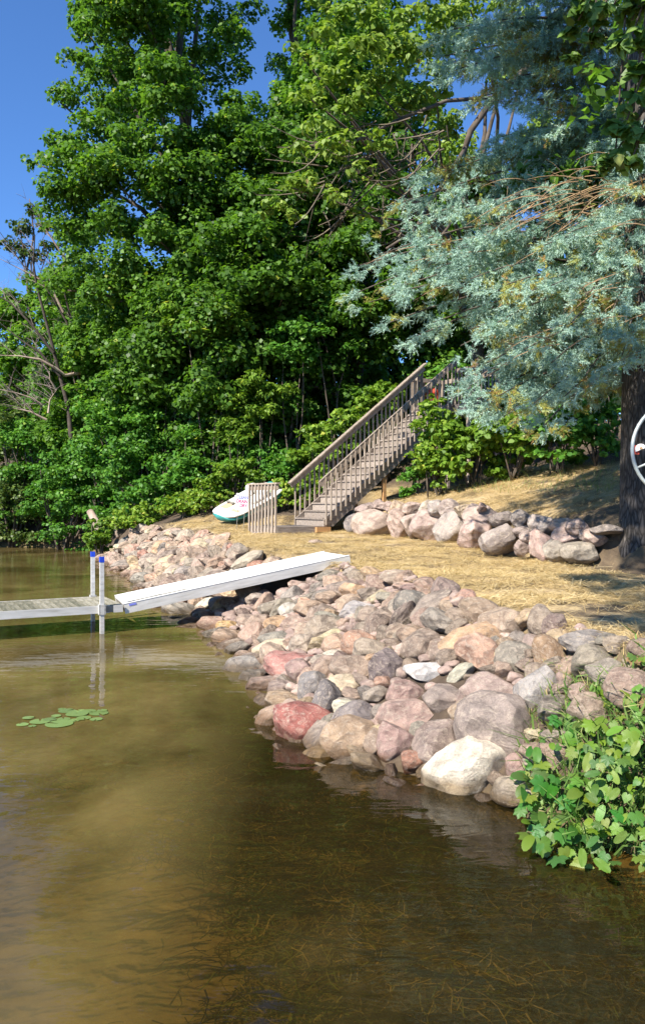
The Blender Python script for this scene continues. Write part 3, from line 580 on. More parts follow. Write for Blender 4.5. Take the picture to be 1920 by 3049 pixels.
rb = thing('red_tub', 'red rounded tub standing on the upper deck behind the railing', 'tub', (ST.location.x+(TL+.62)*math.cos(SA)-(SW+.2)*math.sin(SA), ST.location.y+(TL+.62)*math.sin(SA)+(SW+.2)*math.cos(SA), UZ))
MB().lathe([(.12, 0), (.15, .02), (.17, .3), (.18, .48)], 20).build('body', M_RED, rb, True)
MB().lathe([(.19, .48), (.185, .56), (.15, .64), (.09, .69), (.02, .71)], 20).build('lid', M_RED, rb, True)
MB().lathe([(.02, .70), (.03, .74), (.01, .76)], 10).build('knob', M_ALUDARK, rb, True)

# ------------------------------------------------------------------ pedal boat and sign
bw = P(672, 1535, 22.4); bs_ = P(842, 1440, 23.7)
bz = tz1(bw.x, bw.y); ba = math.atan2(bs_.y-bw.y, bs_.x-bw.x); Lb = 2.35
bt = thing('pedal_boat', 'white and teal pedal boat tipped up on the bank behind the landing', 'boat', (bw.x-.15, bw.y, bz+.03), ba); bt.rotation_euler = (R(14), -R(24), ba); bt.scale = (.9, .85, .85)
def hull(prof, zlo, zhi, inset, nseg=14):
    """stations along x; half width by profile; rounded section between zlo and zhi"""
    m_ = MB(); ns = len(prof); ring = []
    for (x, hw, kz) in prof:
        for j in range(nseg):
            q = 2*math.pi*j/nseg; c_, s_ = math.cos(q), math.sin(q)
            yy = hw*math.copysign(abs(c_)**.45, c_); zz = (zlo+zhi)/2+(zhi-zlo)/2*math.copysign(abs(s_)**.5, s_)+kz
            if s_ < 0: yy *= inset
            m_.v.append((x, yy, zz))
    for i in range(ns-1):
        for j in range(nseg): m_.f.append((i*nseg+j, i*nseg+(j+1) % nseg, (i+1)*nseg+(j+1) % nseg, (i+1)*nseg+j))
    m_.f += [tuple(range(nseg-1, -1, -1)), tuple((ns-1)*nseg+j for j in range(nseg))]; return m_
pf = [(-.02, .18, .13), (.06, .40, .08), (.22, .54, .03), (.5, .62, 0), (1.2, .64, 0), (1.9, .62, 0), (2.2, .55, .03), (2.33, .42, .07)]
hull(pf, .0, .21, .72).build('lower_hull', M_TEAL, bt, True)
hull([(x+.01, w_*1.02, k*.6) for x, w_, k in pf], .19, .30, .96).build('deck', M_CREAM, bt, True)
for y in (-.28, .28):
    s = MB(); hp = [(0, .2, .02), (.06, .24, 0), (.4, .24, 0), (.48, .2, .02)]
    q = hull(hp, .28, .40, .9); q.v = [(a+1.05, b+y, c) for a, b, c in q.v]; st_ = q.build('seat', M_CREAM, bt, True)
    q = hull([(0, .2, 0), (.05, .24, 0), (.2, .22, 0), (.26, .16, 0)], (.36), .56, .95); q.v = [(a+1.5+(c-.36)*.25, b+y, c) for a, b, c in q.v]; q.build('seat_back', M_CREAM, st_, True)
    MB().box((.62, y, .302), (.22, .17, .008)).build('footwell', M_TAN, bt)
    MB().tube([(.72, y-.12, .36), (.72, y+.12, .36)], .02, 6).box((.72, y-.12, .36), (.05, .04, .015)).box((.72, y+.12, .36), (.05, .04, .015)).build('pedal', M_ALUDARK, bt)
MB().tube([(.95, 0, .3), (.93, 0, .46), (.9, .1, .5)], .016, 8).build('tiller', M_ALUDARK, bt)
hull([(2.05, .2, 0), (2.1, .24, 0), (2.3, .24, 0), (2.35, .2, 0)], .3, .42, .9).build('stern_box', M_TEAL, bt, True)
sp = P(714, 1494, 21.2)
sgn = thing('sign', 'white board sign with red lettering leaning before the pedal boat', 'sign', (sp.x, sp.y, tz1(sp.x, sp.y)), 0)
zc = sp.z-sgn.location.z; sgn.rotation_euler = (R(-6), R(5), R(8))
MB().box((0, 0, zc), (.165, .008, .225)).build('board', M_SIGN, sgn)
for x in (-.09, .09): MB().box((x, .014, (zc+.1)/2-.04), (.006, .005, (zc+.1)/2+.06)).build('stake', M_ALUDARK, sgn)
for txt, z, mm, xx in (('CLEAN', .085, M_PURP, 0), ('DRAIN', -.025, M_MAG, 0), ('DRY', -.135, M_MAG, .04), ('&', -.135, M_PURP, -.11)):
    c_ = bpy.data.curves.new('lettering', 'FONT'); c_.body = txt; c_.size = .125 if txt != '&' else .08; c_.align_x = 'CENTER'; c_.extrude = .001; c_.offset = .004; c_.materials.append(mm)
    tmp = bpy.data.objects.new('lettering', c_); COL.objects.link(tmp); bpy.context.view_layer.update()
    me = bpy.data.meshes.new_from_object(tmp); bpy.data.objects.remove(tmp); t_ = link('lettering', me, mm); t_.parent = sgn; t_.location = (xx, -.0105, zc+z); t_.rotation_euler = (R(90), 0, 0); t_.scale = (.78, 1, 1)

# ------------------------------------------------------------------ boat lift wheel at the right edge
wc = P(2026, 1338, 8.0); bl = thing('winch_wheel', 'pale galvanised pipe wheel of a boat lift in front of the dark trunk', 'wheel', (wc.x, wc.y+.15, tz1(wc.x, wc.y)))
cz = wc.z-bl.location.z; Rw = 145/F*8.0
MB().tube([(Rw*math.cos(a), -.15, cz+Rw*math.sin(a)) for a in np.linspace(0, 2*math.pi, 49)], .018, 10, False).build('rim', M_GALV, bl, True)
for a in (.4, 1.97, 3.54, 5.11): MB().tube([(.05*math.cos(a), -.15, cz+.05*math.sin(a)), (Rw*math.cos(a), -.15, cz+Rw*math.sin(a))], .012, 8).build('spoke', M_GALV, bl, True)
MB().tube([(0, -.22, cz), (0, .02, cz)], .06, 14).build('hub', M_GALV, bl, True)
MB().box((.0, .06, cz/2), (.05, .05, cz/2+.1)).build('post', M_ALU, bl)
hb = MB(); pts = [(-Rw*.84+.055*math.cos(a), cz+.055*math.sin(a)) for a in np.linspace(.3, 3.6, 10)]
hb.v = [(x, y, z) for y in (-.17, -.16) for x, z in pts]; k = len(pts)
hb.f = [tuple(range(k)), tuple(range(2*k-1, k-1, -1))]+[(i, k+i, k+(i+1) % k, (i+1) % k) for i in range(k)]
hp_ = hb.build('bracket', M_CREAM, bl); MB().tube([(-Rw*.84, -.185, cz+.01), (-Rw*.84, -.14, cz+.01)], .013, 8).build('bolt', M_TWIGPALE, hp_)
MB().box((-Rw*.92, -.145, cz-.005), (.03, .008, .045)).build('red_tab', M_RED, bl)

# ------------------------------------------------------------------ foliage builders
LEAF4 = [(-.5, 0, 0), (.05, -.44, .12), (.5, 0, -.06), (.05, .44, .12)]
LEAF6 = [(-.5, 0, 0), (-.15, -.34, .08), (.25, -.26, .06), (.55, 0, -.12), (.25, .26, .06), (-.15, .34, .08)]
LANCE = [(-.5, 0, 0), (-.1, -.2, .06), (.5, 0, -.14), (-.1, .2, .06)]
def clump_leaves(centers, radii, n_per_m2, leaf, rs, flat=.85, sub=.42, down=.35):
    P_, N_ = [], []
    for c, r_ in zip(centers, radii):
        ns = max(5, int(14*(.5+.5*min(2, r_))))
        u = unit(rs.normal(size=(ns, 3))); u[:, 2] = np.where(u[:, 2] < -.15, -u[:, 2]*.6, u[:, 2])
        sc = c+u*np.array([r_, r_, r_*flat])*rs.uniform(.45, 1.0, (ns, 1)); sr = r_*sub*rs.uniform(.6, 1.25, ns)
        for q, s in zip(sc, sr):
            n = max(6, int(n_per_m2*s*s*5.5)); w = unit(rs.normal(size=(n, 3))); w[:, 2] = np.where((w[:, 2] < -.1) & (rs.random(n) > down), -w[:, 2], w[:, 2])
            rad = rs.uniform(.25, 1.0, (n, 1))**.5
            P_.append(q+w*rad*np.array([s, s, s*.8])); N_.append(w*.75+np.array([0, -.1, .5])+rs.normal(0, .45, (n, 3)))
    return np.concatenate(P_), np.concatenate(N_)
def foliage(name, pos, nrm, leaf, m, parent, rs, template=LEAF4, tmean=.5, tvar=.2):
    n = len(pos); k = len(template); sz = leaf*rs.uniform(.7, 1.25, n); v = leaves_np(pos, nrm, sz, template, rs=rs)
    t = np.clip(rs.normal(tmean, tvar, n), 0, .995); t = np.where(rs.random(n) < .004, 1, t)
    return link(name, np_mesh(name, v, n, k, {'tint': np.repeat(t, k)}, m), None, parent)
def limb_path(a, b, rs, sag=.12, n=5):
    a = np.array(a, float); b = np.array(b, float); L = np.linalg.norm(b-a); pts = []
    mid = rs.normal(0, abs(sag)*.4*L, 3)
    for t in np.linspace(0, 1, n): pts.append(tuple(a+(b-a)*t+mid*math.sin(math.pi*t)+np.array([0, 0, sag*L*math.sin(math.pi*t)*.8])))
    return pts
NLEAF = [0]
def tree(name, label, base, h, prof, ncl, cr, leaf, dens, m, seed, trunk=.25, extra=(), bark=M_BRANCH, template=LEAF4, shell=(.5, 1.0), tmean=.5, lean=(0, 0), zmin=.12, cat='tree', group=None, twigs=0, ang=None, flat=.85, limbs=14):
    """prof: list of (height fraction, radius)"""
    rs = np.random.default_rng(seed); b = np.array(base, float); t = thing(name, label, cat, tuple(base), 0, group)
    hs = rs.uniform(zmin, 1, ncl*3); rr = np.interp(hs, [p[0] for p in prof], [p[1] for p in prof]); keep = rs.random(ncl*3) < (rr/max(rr.max(), .01)); hs, rr = hs[keep][:ncl], rr[keep][:ncl]
    an = rs.uniform(0, 2*math.pi, len(hs)) if ang is None else rs.uniform(ang[0], ang[1], len(hs)); f = rs.uniform(shell[0]**2, shell[1]**2, len(hs))**.5
    C = np.stack([np.cos(an)*rr*f+lean[0]*hs, np.sin(an)*rr*f+lean[1]*hs, hs*h], -1)
    Rr = cr*rs.uniform(.7, 1.3, len(hs))*np.clip(1.25-.5*hs, .6, 1.2)
    Wc = C+b; ppx = W/2+Wc[:, 0]/Wc[:, 1]*F; ppy = 1500-(Wc[:, 2]-CAMZ)/Wc[:, 1]*F; ok = np.ones(len(C), bool)      # open sky between the crowns
    for gx_, gy_, gr_x, gr_y in ((785, 90, 75, 150), (745, 260, 40, 60), (60, 560, 90, 330), (1465, 370, 50, 110)):
        ok &= ((ppx-gx_)/(gr_x+60))**2+((ppy-gy_)/(gr_y+50))**2 > 1
    C, Rr = C[ok], Rr[ok]
    if len(extra):
        ex = np.array(extra, float); C = np.concatenate([C, ex[:, :3]-b]); Rr = np.concatenate([Rr, ex[:, 3]])
    pos, nr = clump_leaves(C, Rr, dens, leaf, rs, flat=flat); NLEAF[0] += len(pos)
    foliage('crown', pos, nr, leaf, m, t, rs, template, tmean)
    tk = MB(); tp = [(lean[0]*q+rs.normal(0, .012*h)*(q > 0), lean[1]*q+rs.normal(0, .012*h)*(q > 0), h*q*.9-.25*(q == 0)) for q in np.linspace(0, 1, 8)]
    tk.tube(tp, [trunk*(1-.88*q)*(1.35 if q == 0 else 1) for q in np.linspace(0, 1, 8)], 9); tk.build('trunk', bark, t, True)
    idx = rs.permutation(len(C))[:limbs]; lb = MB()
    for i in idx:
        q = min(.9, max(.1, C[i][2]/h*.72)); a = np.array([np.interp(q*.9, [p[2]/h for p in tp], [p[k] for p in tp]) for k in range(2)]+[q*.9*h])
        lb.tube(limb_path(a, C[i], rs), [trunk*.32*(1-.8*s) for s in np.linspace(0, 1, 5)], 5)
    if lb.v: lb.build('limbs', bark, t, True)
    return t
def shrub(name, label, px, py, rpx, rpy, D, leaf, m, seed, ncl=14, dens=60, template=LEAF4, tmean=.5, cat='shrub', group=None, depth=1.0, flat=.85):
    rs = np.random.default_rng(seed); c = np.array(P(px, py, D)); rx, rz = rpx/F*D, rpy/F*D; zb = tz1(c[0], c[1])
    t = thing(name, label, cat, (c[0], c[1], zb), 0, group); u = unit(rs.normal(size=(ncl, 3))); f = rs.uniform(.35, .9, (ncl, 1))
    C = u*f*np.array([rx, rx*depth, rz])+np.array([0, 0, c[2]-zb]); C[:, 2] = np.maximum(C[:, 2], .12)
    if cat == 'shrub' and name == 'shrub':
        n2 = ncl*2//3; a2 = rs.uniform(0, 6.28, n2); C = np.concatenate([C, np.stack([np.cos(a2)*rx*.8, np.sin(a2)*rx*.6*depth, rs.uniform(.1, max(.2, c[2]-zb), n2)], -1)])
    Rr = .42*max(rx, rz)*rs.uniform(.6, 1.1, len(C))
    pos, nr = clump_leaves(C, Rr, dens, leaf, rs, flat=flat); NLEAF[0] += len(pos); foliage('foliage', pos, nr, leaf, m, t, rs, template, tmean)
    s = MB()
    for i in range(min(7 if name == 'shrub' else 3, ncl)): s.tube(limb_path((rs.normal(0, .08), rs.normal(0, .08), -.12), C[i], rs, .08), [.035*max(.4, rz)*(1-.75*q)+.004 for q in np.linspace(0, 1, 5)], 5)
    st_ = s.build('stems', M_BRANCH, t, True); st_['kind'] = 'stuff'; return t
def gpt(X, D): return (X, D, tz1(X, D))
def EX(px, py, D, rpx): p = P(px, py, D); return (p.x, p.y, p.z, rpx/F*D)

# ------------------------------------------------------------------ trees
ex = [EX(*q) for q in [(330,20,29,70),(270,110,29,60),(235,200,29,60),(180,305,29,55),(250,300,28.5,70),(160,430,29.5,45),(230,450,28.5,70),(110,490,30,38),(190,510,28.5,70),(200,600,29,70),(220,700,29,75),(250,800,29,80),(300,560,27.5,90),(400,330,27,90),(480,240,27,80),(420,130,27.5,80),(520,60,28,80),(560,330,27,70),(660,400,27.5,80),(700,330,28.5,70),(500,430,26.5,80),(360,700,27,90),(480,720,26.5,80),(560,740,26.5,70),(620,180,29,60),(700,120,29.5,60),(740,40,29.5,55),(700,220,29.5,60),(330,220,28,80),(390,470,27,90),(300,400,28,80),(360,60,28.5,60),(600,10,28,70),(470,600,27,70),(600,620,27.5,70),(300,900,28,90),(400,830,27.5,80)]]
tree('maple_tree', 'huge full maple tree on the left against the blue sky', gpt(-5.2, 31), 26, [(0, .5), (.12, 3.0), (.35, 5.2), (.55, 5.0), (.8, 3.9), (1, 1.2)], 145, 1.15, .16, 64, M_MAPLE, 11, .42, ex, limbs=30)
ex = [EX(*q) for q in [(830,210,33,50),(860,90,33,70),(900,40,33,70),(940,160,32,80),(840,330,33,60),(900,270,32,70),(1000,60,32,80),(790,470,33,60),(880,420,32,80)]]
tree('maple_tree', 'bright maple tree just right of the huge one, behind the leaning elm', gpt(-.6, 34), 25, [(0, .5), (.15, 3.2), (.45, 4.6), (.8, 3.8), (1, 1.2)], 90, 1.2, .16, 50, M_MAPLE2, 12, .36, ex, limbs=24)
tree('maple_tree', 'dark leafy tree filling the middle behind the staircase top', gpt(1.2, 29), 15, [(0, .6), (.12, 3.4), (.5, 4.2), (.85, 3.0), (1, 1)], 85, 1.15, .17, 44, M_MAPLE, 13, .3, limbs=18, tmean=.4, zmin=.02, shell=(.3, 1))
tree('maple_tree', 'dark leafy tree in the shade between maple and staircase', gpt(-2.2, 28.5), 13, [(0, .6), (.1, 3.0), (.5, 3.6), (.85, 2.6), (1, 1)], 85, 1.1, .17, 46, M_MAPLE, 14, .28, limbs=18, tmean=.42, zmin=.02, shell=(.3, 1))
tree('maple_tree', 'leafy tree behind the blue spruce on the right', gpt(6.5, 27), 8.5, [(0, .6), (.12, 3.6), (.5, 4.4), (.85, 3.0), (1, 1)], 55, 1.2, .18, 34, M_MAPLE, 15, .3, limbs=14, tmean=.45)
tree('leafy_tree', 'pale green tree at the far left shore behind the dead branches', gpt(-12.8, 40), 12.5, [(0, .6), (.1, 3.2), (.5, 3.4), (.8, 2.3), (1, .8)], 75, 1.2, .2, 40, M_MAPLE2, 16, .25, [EX(140,860,38,70), EX(60,900,39,60), EX(180,960,37,80), EX(90,1020,37,80), EX(30,1100,37,80)], limbs=12, zmin=.03)
tree('leafy_tree', 'rounded tree at the foot of the maple by the left shore', gpt(-8.6, 34.5), 9.5, [(0, .6), (.1, 3.0), (.5, 3.2), (.8, 2.3), (1, .8)], 75, 1.15, .19, 44, M_MAPLE, 17, .22, [EX(220,900,33,80), EX(260,1020,32,80), EX(160,1080,33,80), EX(300,1120,31.5,80)], limbs=12, tmean=.55, zmin=.02)
tree('conifer_tree', 'small dark tree with a brown half dead crown against the sky at left', gpt(-18.0, 50), 17.5, [(0, .4), (.5, 1.2), (.72, 2.0), (.85, 1.5), (1, .5)], 16, .8, .24, 34, M_DULL, 18, .2, [EX(60,690,50,40), EX(100,650,50,36), EX(140,690,50,34), EX(150,740,50,34), EX(50,740,50,40), EX(90,770,50,40)], limbs=10, tmean=.4, zmin=.6)

# elm with drooping yellow-green branches in front of the maples
ex = [EX(*q) for q in [(1040,60,18,70),(960,120,18,60),(900,170,18.5,50),(1080,170,17.5,80),(1000,240,17.5,70),(930,300,18,55),(1060,330,17.5,75),(960,400,18,55),(900,470,18,50),(1010,460,17.5,65),(870,560,18,45),(820,620,18.2,38),(790,640,18.3,26),(930,560,18,55),(1000,600,17.8,50),(880,650,18,40),(1080,520,17.5,50),(1120,430,17.5,60),(1150,90,18,90),(1240,60,18.5,90),(1180,220,18.5,90),(1280,180,19,80),(1230,330,19,80),(1300,290,19.5,70),(1120,270,18,80),(1340,60,19,80),(1020,330,18,50),(960,20,18.3,60),(1070,640,18,40),(1170,560,18.5,45),(1330,400,19.8,50),(1400,150,19.5,70),(1400,30,19.5,70),(1340,230,19.6,60)]]
tree('elm_tree', 'elm with drooping yellow green branches and bare twigs over the stairs', gpt(4.9, 24.8), 13, [(0, .2), (.55, .5), (.8, 2.4), (1, 1.6)], 18, .8, .14, 84, M_ELM, 21, .26, ex, template=LEAF6, limbs=15, zmin=.6, tmean=.5)
rs = np.random.default_rng(5); el = [o for o in bpy.data.objects if o.name == 'elm_tree'][0]
tw = MB(); ob = np.array(el.location)
for i in range(60):
    a = np.array(P(rs.uniform(960, 1330), rs.uniform(330, 640), rs.uniform(17.6, 19.2))); b_ = a+np.array([rs.uniform(-1.6, .3), rs.uniform(-.6, .4), rs.uniform(-1.2, .2)])
    pp = limb_path(a-ob, b_-ob, rs, -.12, 7); tw.tube(pp, [.016*(1-.8*q)+.003 for q in np.linspace(0, 1, 7)], 4, False)
    for k in range(3):
        s0 = np.array(pp[rs.integers(2, 6)]); tw.tube(limb_path(s0, s0+rs.normal(0, .3, 3)+np.array([-.2, 0, -.2]), rs, -.1, 4), [.006, .005, .004, .002], 3, False)
tw.build('bare_twigs', noisy('pale_twig', [(.3, (.07, .055, .04)), (.7, (.2, .16, .11))], 2, .9), el)
lb = MB()
for path, r0 in (([(1700,120,20.5),(1560,210,20),(1470,290,19.6),(1400,390,19.4),(1375,470,19.5),(1390,640,21.5),(1420,900,24)], .10), ([(1385,440,19.4),(1330,530,19),(1280,600,18.6),(1230,690,18.4),(1150,740,18)], .05), ([(1375,480,19.4),(1380,600,19.2),(1330,680,19),(1290,730,18.8)], .05), ([(1470,290,19.6),(1330,300,19),(1200,350,18.5),(1060,420,18),(960,430,17.8)], .05), ([(1240,540,18.6),(1225,430,18.3),(1215,560,18.2),(1195,640,18)], .03)):
    pts = [np.array(P(*q))-ob for q in path]; lb.tube(pts, [r0*(1-.6*i/len(pts)) for i in range(len(pts))], 8)
lb.build('main_limbs', M_BRANCH, el, True)

# dark trunk at the right edge with its own crown overhead
tb = (4.72, 11.75); TBZ = 1.15
rt = thing('ash_tree', 'thick dark furrowed trunk at the right edge with leaves hanging into the top corner', 'tree', (tb[0], tb[1], TBZ))
tk = MB(); nz, na = 60, 40
for i in range(nz):
    z = -.3+i/(nz-1)*9.3; r_ = .375-.012*z+.10*math.exp(-max(z, 0)*3.0)
    for k in range(na):
        q = 2*math.pi*k/na; fl = 1+.10*math.exp(-max(z, 0)*2.2)*math.cos(5*q+.6)+.03*mnoise.noise(Vector((math.cos(q)*2, math.sin(q)*2, z*.8)))+.022*mnoise.noise(Vector((math.cos(q)*9, math.sin(q)*9, z*1.5)))
        tk.v.append((r_*fl*math.cos(q)+.03*z*0, r_*fl*math.sin(q), z))
for i in range(nz-1):
    for k in range(na): tk.f.append((i*na+k, i*na+(k+1) % na, (i+1)*na+(k+1) % na, (i+1)*na+k))
tk.build('trunk', M_BARK, rt, True)
rs = np.random.default_rng(31); C = []; Rr = []
for i in range(70):
    c = np.array([rs.uniform(3.9, 9.5), rs.uniform(5.5, 13.5), rs.uniform(6.2, 13)]); C.append(c); Rr.append(rs.uniform(.6, 1.1))
for px, py, D, r_ in [(1880,60,6.4,60),(1860,160,6.3,50),(1900,240,6.2,60),(1880,330,6.2,60),(1850,400,6.2,50),(1890,430,6.1,55),(1830,470,6.2,38),(1870,500,6.1,40),(1800,500,6.3,24),(1910,150,6.2,60),(1800,60,6.8,50),(1740,30,7.2,45),(1690,110,7.2,28),(1700,180,7.2,22),(1760,130,7,30),(1720,60,7.0,40),(1900,20,6.3,60)]:
    p = P(px, py, D); C.append(np.array(p)); Rr.append(r_/F*D)
# unseen leafy boughs added above the frame to shade the lawn and trunk base
for i in range(40):
    zz_ = rs.uniform(6.8, 8.8); k_ = (zz_-.95)/.90; yy_ = rs.uniform(5.4, 10.8); c = np.array([1.35+.165*yy_+rs.uniform(0, 2.6)-.66*k_, yy_-.75*k_, zz_]); q = c-np.array([2.25, 6.3, 4.8]); ts = np.array(TO_SUN); c = c+np.array([.9, 0, 0])*(np.linalg.norm(q-ts*q.dot(ts)) < 1.0); C.append(c); Rr.append(rs.uniform(.3, .55))
for i in range(18):
    zz_ = rs.uniform(8.2, 10.4); k_ = (zz_-1.2)/.90; C.append(np.array([rs.uniform(3.6, 5.8)-.66*k_, rs.uniform(9.8, 12.6)-.75*k_, zz_])); Rr.append(rs.uniform(.35, .6))
for i in range(34): C.append(np.array([rs.uniform(-1.2, 2.6), rs.uniform(8, 10.8), rs.uniform(10.8, 14)])); Rr.append(rs.uniform(.5, .9))  # unseen clumps added high overhead to darken the top of the spruce
while len(C) < 70+17+40+34+18+8:
    c = np.array([rs.uniform(-1.0, 2.2), rs.uniform(2.0, 6.4), rs.uniform(6.4, 10.5)])
    if c[2]-1.8 > .86*c[1]+.6: C.append(c); Rr.append(rs.uniform(.35, .7))
C = np.array(C); Rr = np.array(Rr); base = np.array([tb[0], tb[1], TBZ])
big = np.arange(len(C)) < 70
pos, nr = clump_leaves(C[big]-base, Rr[big], 26, .14, rs); p2, n2 = clump_leaves(C[~big]-base, Rr[~big], 95, .1, rs, flat=.9)
foliage('crown', pos, nr, .16, M_MAPLE, rt, rs, LEAF4, .45); n2[:, 1] -= .45
foliage('hanging_and_shade_leaves', p2, n2, .105, M_NEAR, rt, rs, LEAF6, .5)  # corner leaves together with the added shade boughs out of view
lb = MB()
for i in range(0, 70, 4): lb.tube(limb_path((0, 0, 8.2), C[i]-base, rs, .22, 6), [.06*(1-.9*q)+.005 for q in np.linspace(0, 1, 6)], 6)
arm = [np.array(q)-base for q in ((4.72, 11.75, 8.6), (5.6, 9.6, 9.8), (5.0, 7.2, 10.2), (3.2, 4.6, 9.6), (1.6, 2.6, 8.6), (.2, 1.0, 7.8))]
lb.tube(arm, [.16, .14, .12, .09, .06, .02], 8)
for i in range(70, 87): lb.tube(limb_path(arm[2]+np.array([0, .0, -.05]), C[i]-base, rs, .16, 6), [.025*(1-.85*q)+.003 for q in np.linspace(0, 1, 6)], 5)
for i in range(87, len(C), 2): lb.tube(limb_path(arm[1 if C[i][1] > 7 else 3 if C[i][1] > 3 else 4], C[i]-base, rs, .1, 6), [.03*(1-.85*q)+.003 for q in np.linspace(0, 1, 6)], 5)
lb.build('limbs', M_BRANCH, rt, True)

# ------------------------------------------------------------------ blue spruce
rs = np.random.default_rng(41); SB = np.array([5.75, 14.6, 0]); SB[2] = tz1(SB[0], SB[1])
sp_ = thing('blue_spruce', 'blue spruce with silvery drooping boughs sweeping left over the slope', 'tree', tuple(SB))
MB().tube([(0, 0, -.2), (0, 0, 4), (.05, .03, 9), (.1, .05, 14)], [.24, .2, .13, .03], 12).build('trunk', M_BRANCH, sp_, True)
tips = [(1065,870,11.9),(1070,790,12.2),(1125,760,12.0),(1100,900,12.6),(1160,960,12.3),(1200,850,11.6),(1260,900,11.6),(1150,700,12.7),(1130,690,12.5),(1200,600,13.0),(1260,520,13.0),(1290,480,13.2),(1330,560,12.4),(1380,620,12.0),(1480,600,11.8),(1450,690,11.5),(1520,720,11.2),(1350,740,11.6),(1300,800,11.5),(1400,830,11.3),(1500,850,11.0),(1560,780,11.0),(1620,730,11.2),(1700,690,11.4),(1760,760,11.2),(1850,830,10.9),(1900,760,11.2),(1640,850,10.8),(1740,880,10.7),(1820,930,10.6),(1700,960,10.6),(1600,930,10.7),(1480,960,11.0),(1400,980,11.2),(1370,1030,11.5),(1410,1130,11.6),(1400,1060,11.8),(1440,1110,11.8),(1395,1150,12.0),(1420,1190,11.5),(1480,1180,11.3),(1530,1130,11.0),(1590,1200,10.9),(1620,1265,10.9),(1680,1180,10.8),(1740,1120,10.7),(1790,1080,10.6),(1850,1060,10.6),(1640,1080,10.6),(1560,1040,10.7),(1450,1080,11.1),(1700,1050,10.6),(1240,1000,12.1),(1290,960,11.8),(1420,1230,11.8),(1500,1240,11.4),(1560,1250,11.2),(1860,960,10.8),(1900,1000,10.7),(1905,1060,10.7),(1880,700,11),(1910,830,10.8),(1840,690,11.2),(1900,620,11.4),(1850,540,11.6),(1800,640,11.4),(1890,480,11.8),(1800,430,12.2),(1840,300,12.2),(1890,160,12.4),(1790,180,12.4),(1870,560,10.7),(1910,640,10.6),(1860,720,10.6),(1900,900,10.5),(1870,980,10.5),(1850,880,10.5),(1915,760,10.5),(1880,460,10.9),(1880,380,11),(1840,640,10.8),(1905,540,10.7),(1850,780,10.6),(1890,900,10.9),(1780,1000,10.7),(1230,780,12.0),(1420,760,11.6),(1560,880,10.9),
        (1300,100,13.2),(1310,170,13.0),(1350,210,12.9),(1400,90,12.8),(1440,180,12.6),(1480,60,12.8),(1490,240,12.6),(1420,290,12.9),(1500,330,12.7),(1540,120,12.5),(1560,300,12.4),(1480,410,12.8),(1570,420,12.6),(1640,200,12.4),(1640,380,12.4),(1700,300,12.6),(1560,520,12.7),(1640,560,12.6),(1470,520,13.0),(1720,480,12.8),(1520,-30,12.8),(1620,-40,12.6),(1720,80,12.6),(1430,480,13.2),(1360,380+120,13.2)]
bp_, bd_, bt_ = [], [], []; bm2 = MB()
GAP = True
def bough(a, b, full=1.0, ty=0.0, hp=.5, gap=-.16):
    a = np.array(a, float); b = np.array(b, float); L = np.linalg.norm(b-a); ax = (b-a)/L; side = unit(np.cross(ax, [0, 0, 1.0])[None])[0]; up = np.cross(side, ax)
    nseg = max(6, int(L*.6/.15)); path = []
    for t in np.linspace(0, 1, 8): path.append(a+(b-a)*t+np.array([0, 0, 1])*L*.10*math.sin(math.pi*t)*1.0)
    bm2.tube([tuple(q) for q in path], [.035*(1-.9*t)+.004 for t in np.linspace(0, 1, 8)], 5, False)
    for j in range(nseg):
        t = .40+.60*j/(nseg-1); c = a+(b-a)*t+np.array([0, 0, 1])*L*.10*math.sin(math.pi*t)
        sl = (.24+.42*(1-t))*min(1, L/2.4)*rs.uniform(.7, 1.2)
        for s in (-1, 1):
            for hang in ((0, 1) if rs.random() < hp else (0,)):
                d = ax*.75+side*s*(.8 if not hang else .35)+np.array([0, 0, -.22 if not hang else -.9])+rs.normal(0, .16, 3); d /= np.linalg.norm(d); ll = sl*(1 if not hang else .8)
                ns = max(1, int(ll/.16+.5))
                for k in range(ns):
                    if mnoise.noise(Vector(c+d*ll*(k+1)/ns)*2.3) < gap: continue
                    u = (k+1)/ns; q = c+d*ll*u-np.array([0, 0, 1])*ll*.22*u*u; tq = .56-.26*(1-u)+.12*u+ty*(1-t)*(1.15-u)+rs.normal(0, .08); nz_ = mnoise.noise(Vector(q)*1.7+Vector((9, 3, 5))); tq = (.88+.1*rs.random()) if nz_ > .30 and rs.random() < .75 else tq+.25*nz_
                    dd = d*.85+rs.normal(0, .50, (8, 3))+np.array([0, -.12, .10]); dd[0] = d+np.array([0, 0, .05]); dd = unit(dd)
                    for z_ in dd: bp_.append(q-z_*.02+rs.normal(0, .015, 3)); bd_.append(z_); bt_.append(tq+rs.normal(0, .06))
for i, (px, py, D) in enumerate(tips):
    if i % 5 == 1 and 1150 < px < 1900 and py > 300: continue
    tip = np.array(P(px, py, D))-SB; hz = tip[2]+.1+np.linalg.norm(tip[:2])*rs.uniform(.04, .16)
    bough((0, 0, hz), tip, ty=.5 if rs.random() < .5 else 0.15, hp=1.0 if py < 560 else .55, gap=-.6 if py < 560 else -.08)
for i in range(46):     # the sides away from the camera, and the shaded inside of the crown
    z = rs.uniform(2.2, 12) if i < 26 else rs.uniform(5.5, 11); an = rs.uniform(-.6, 3.4) if i < 26 else rs.uniform(2.6, 4.6); L = max(.8, 3.3-.2*z)*rs.uniform(.75, 1.1); bough((0, 0, z+.8), (math.cos(an)*L, math.sin(an)*L, z-.15*L), hp=.7, gap=-.6)
bp_, bd_, bt_ = np.array(bp_), np.array(bd_), np.array(bt_); NN = 20
keep = np.arange(len(bp_))
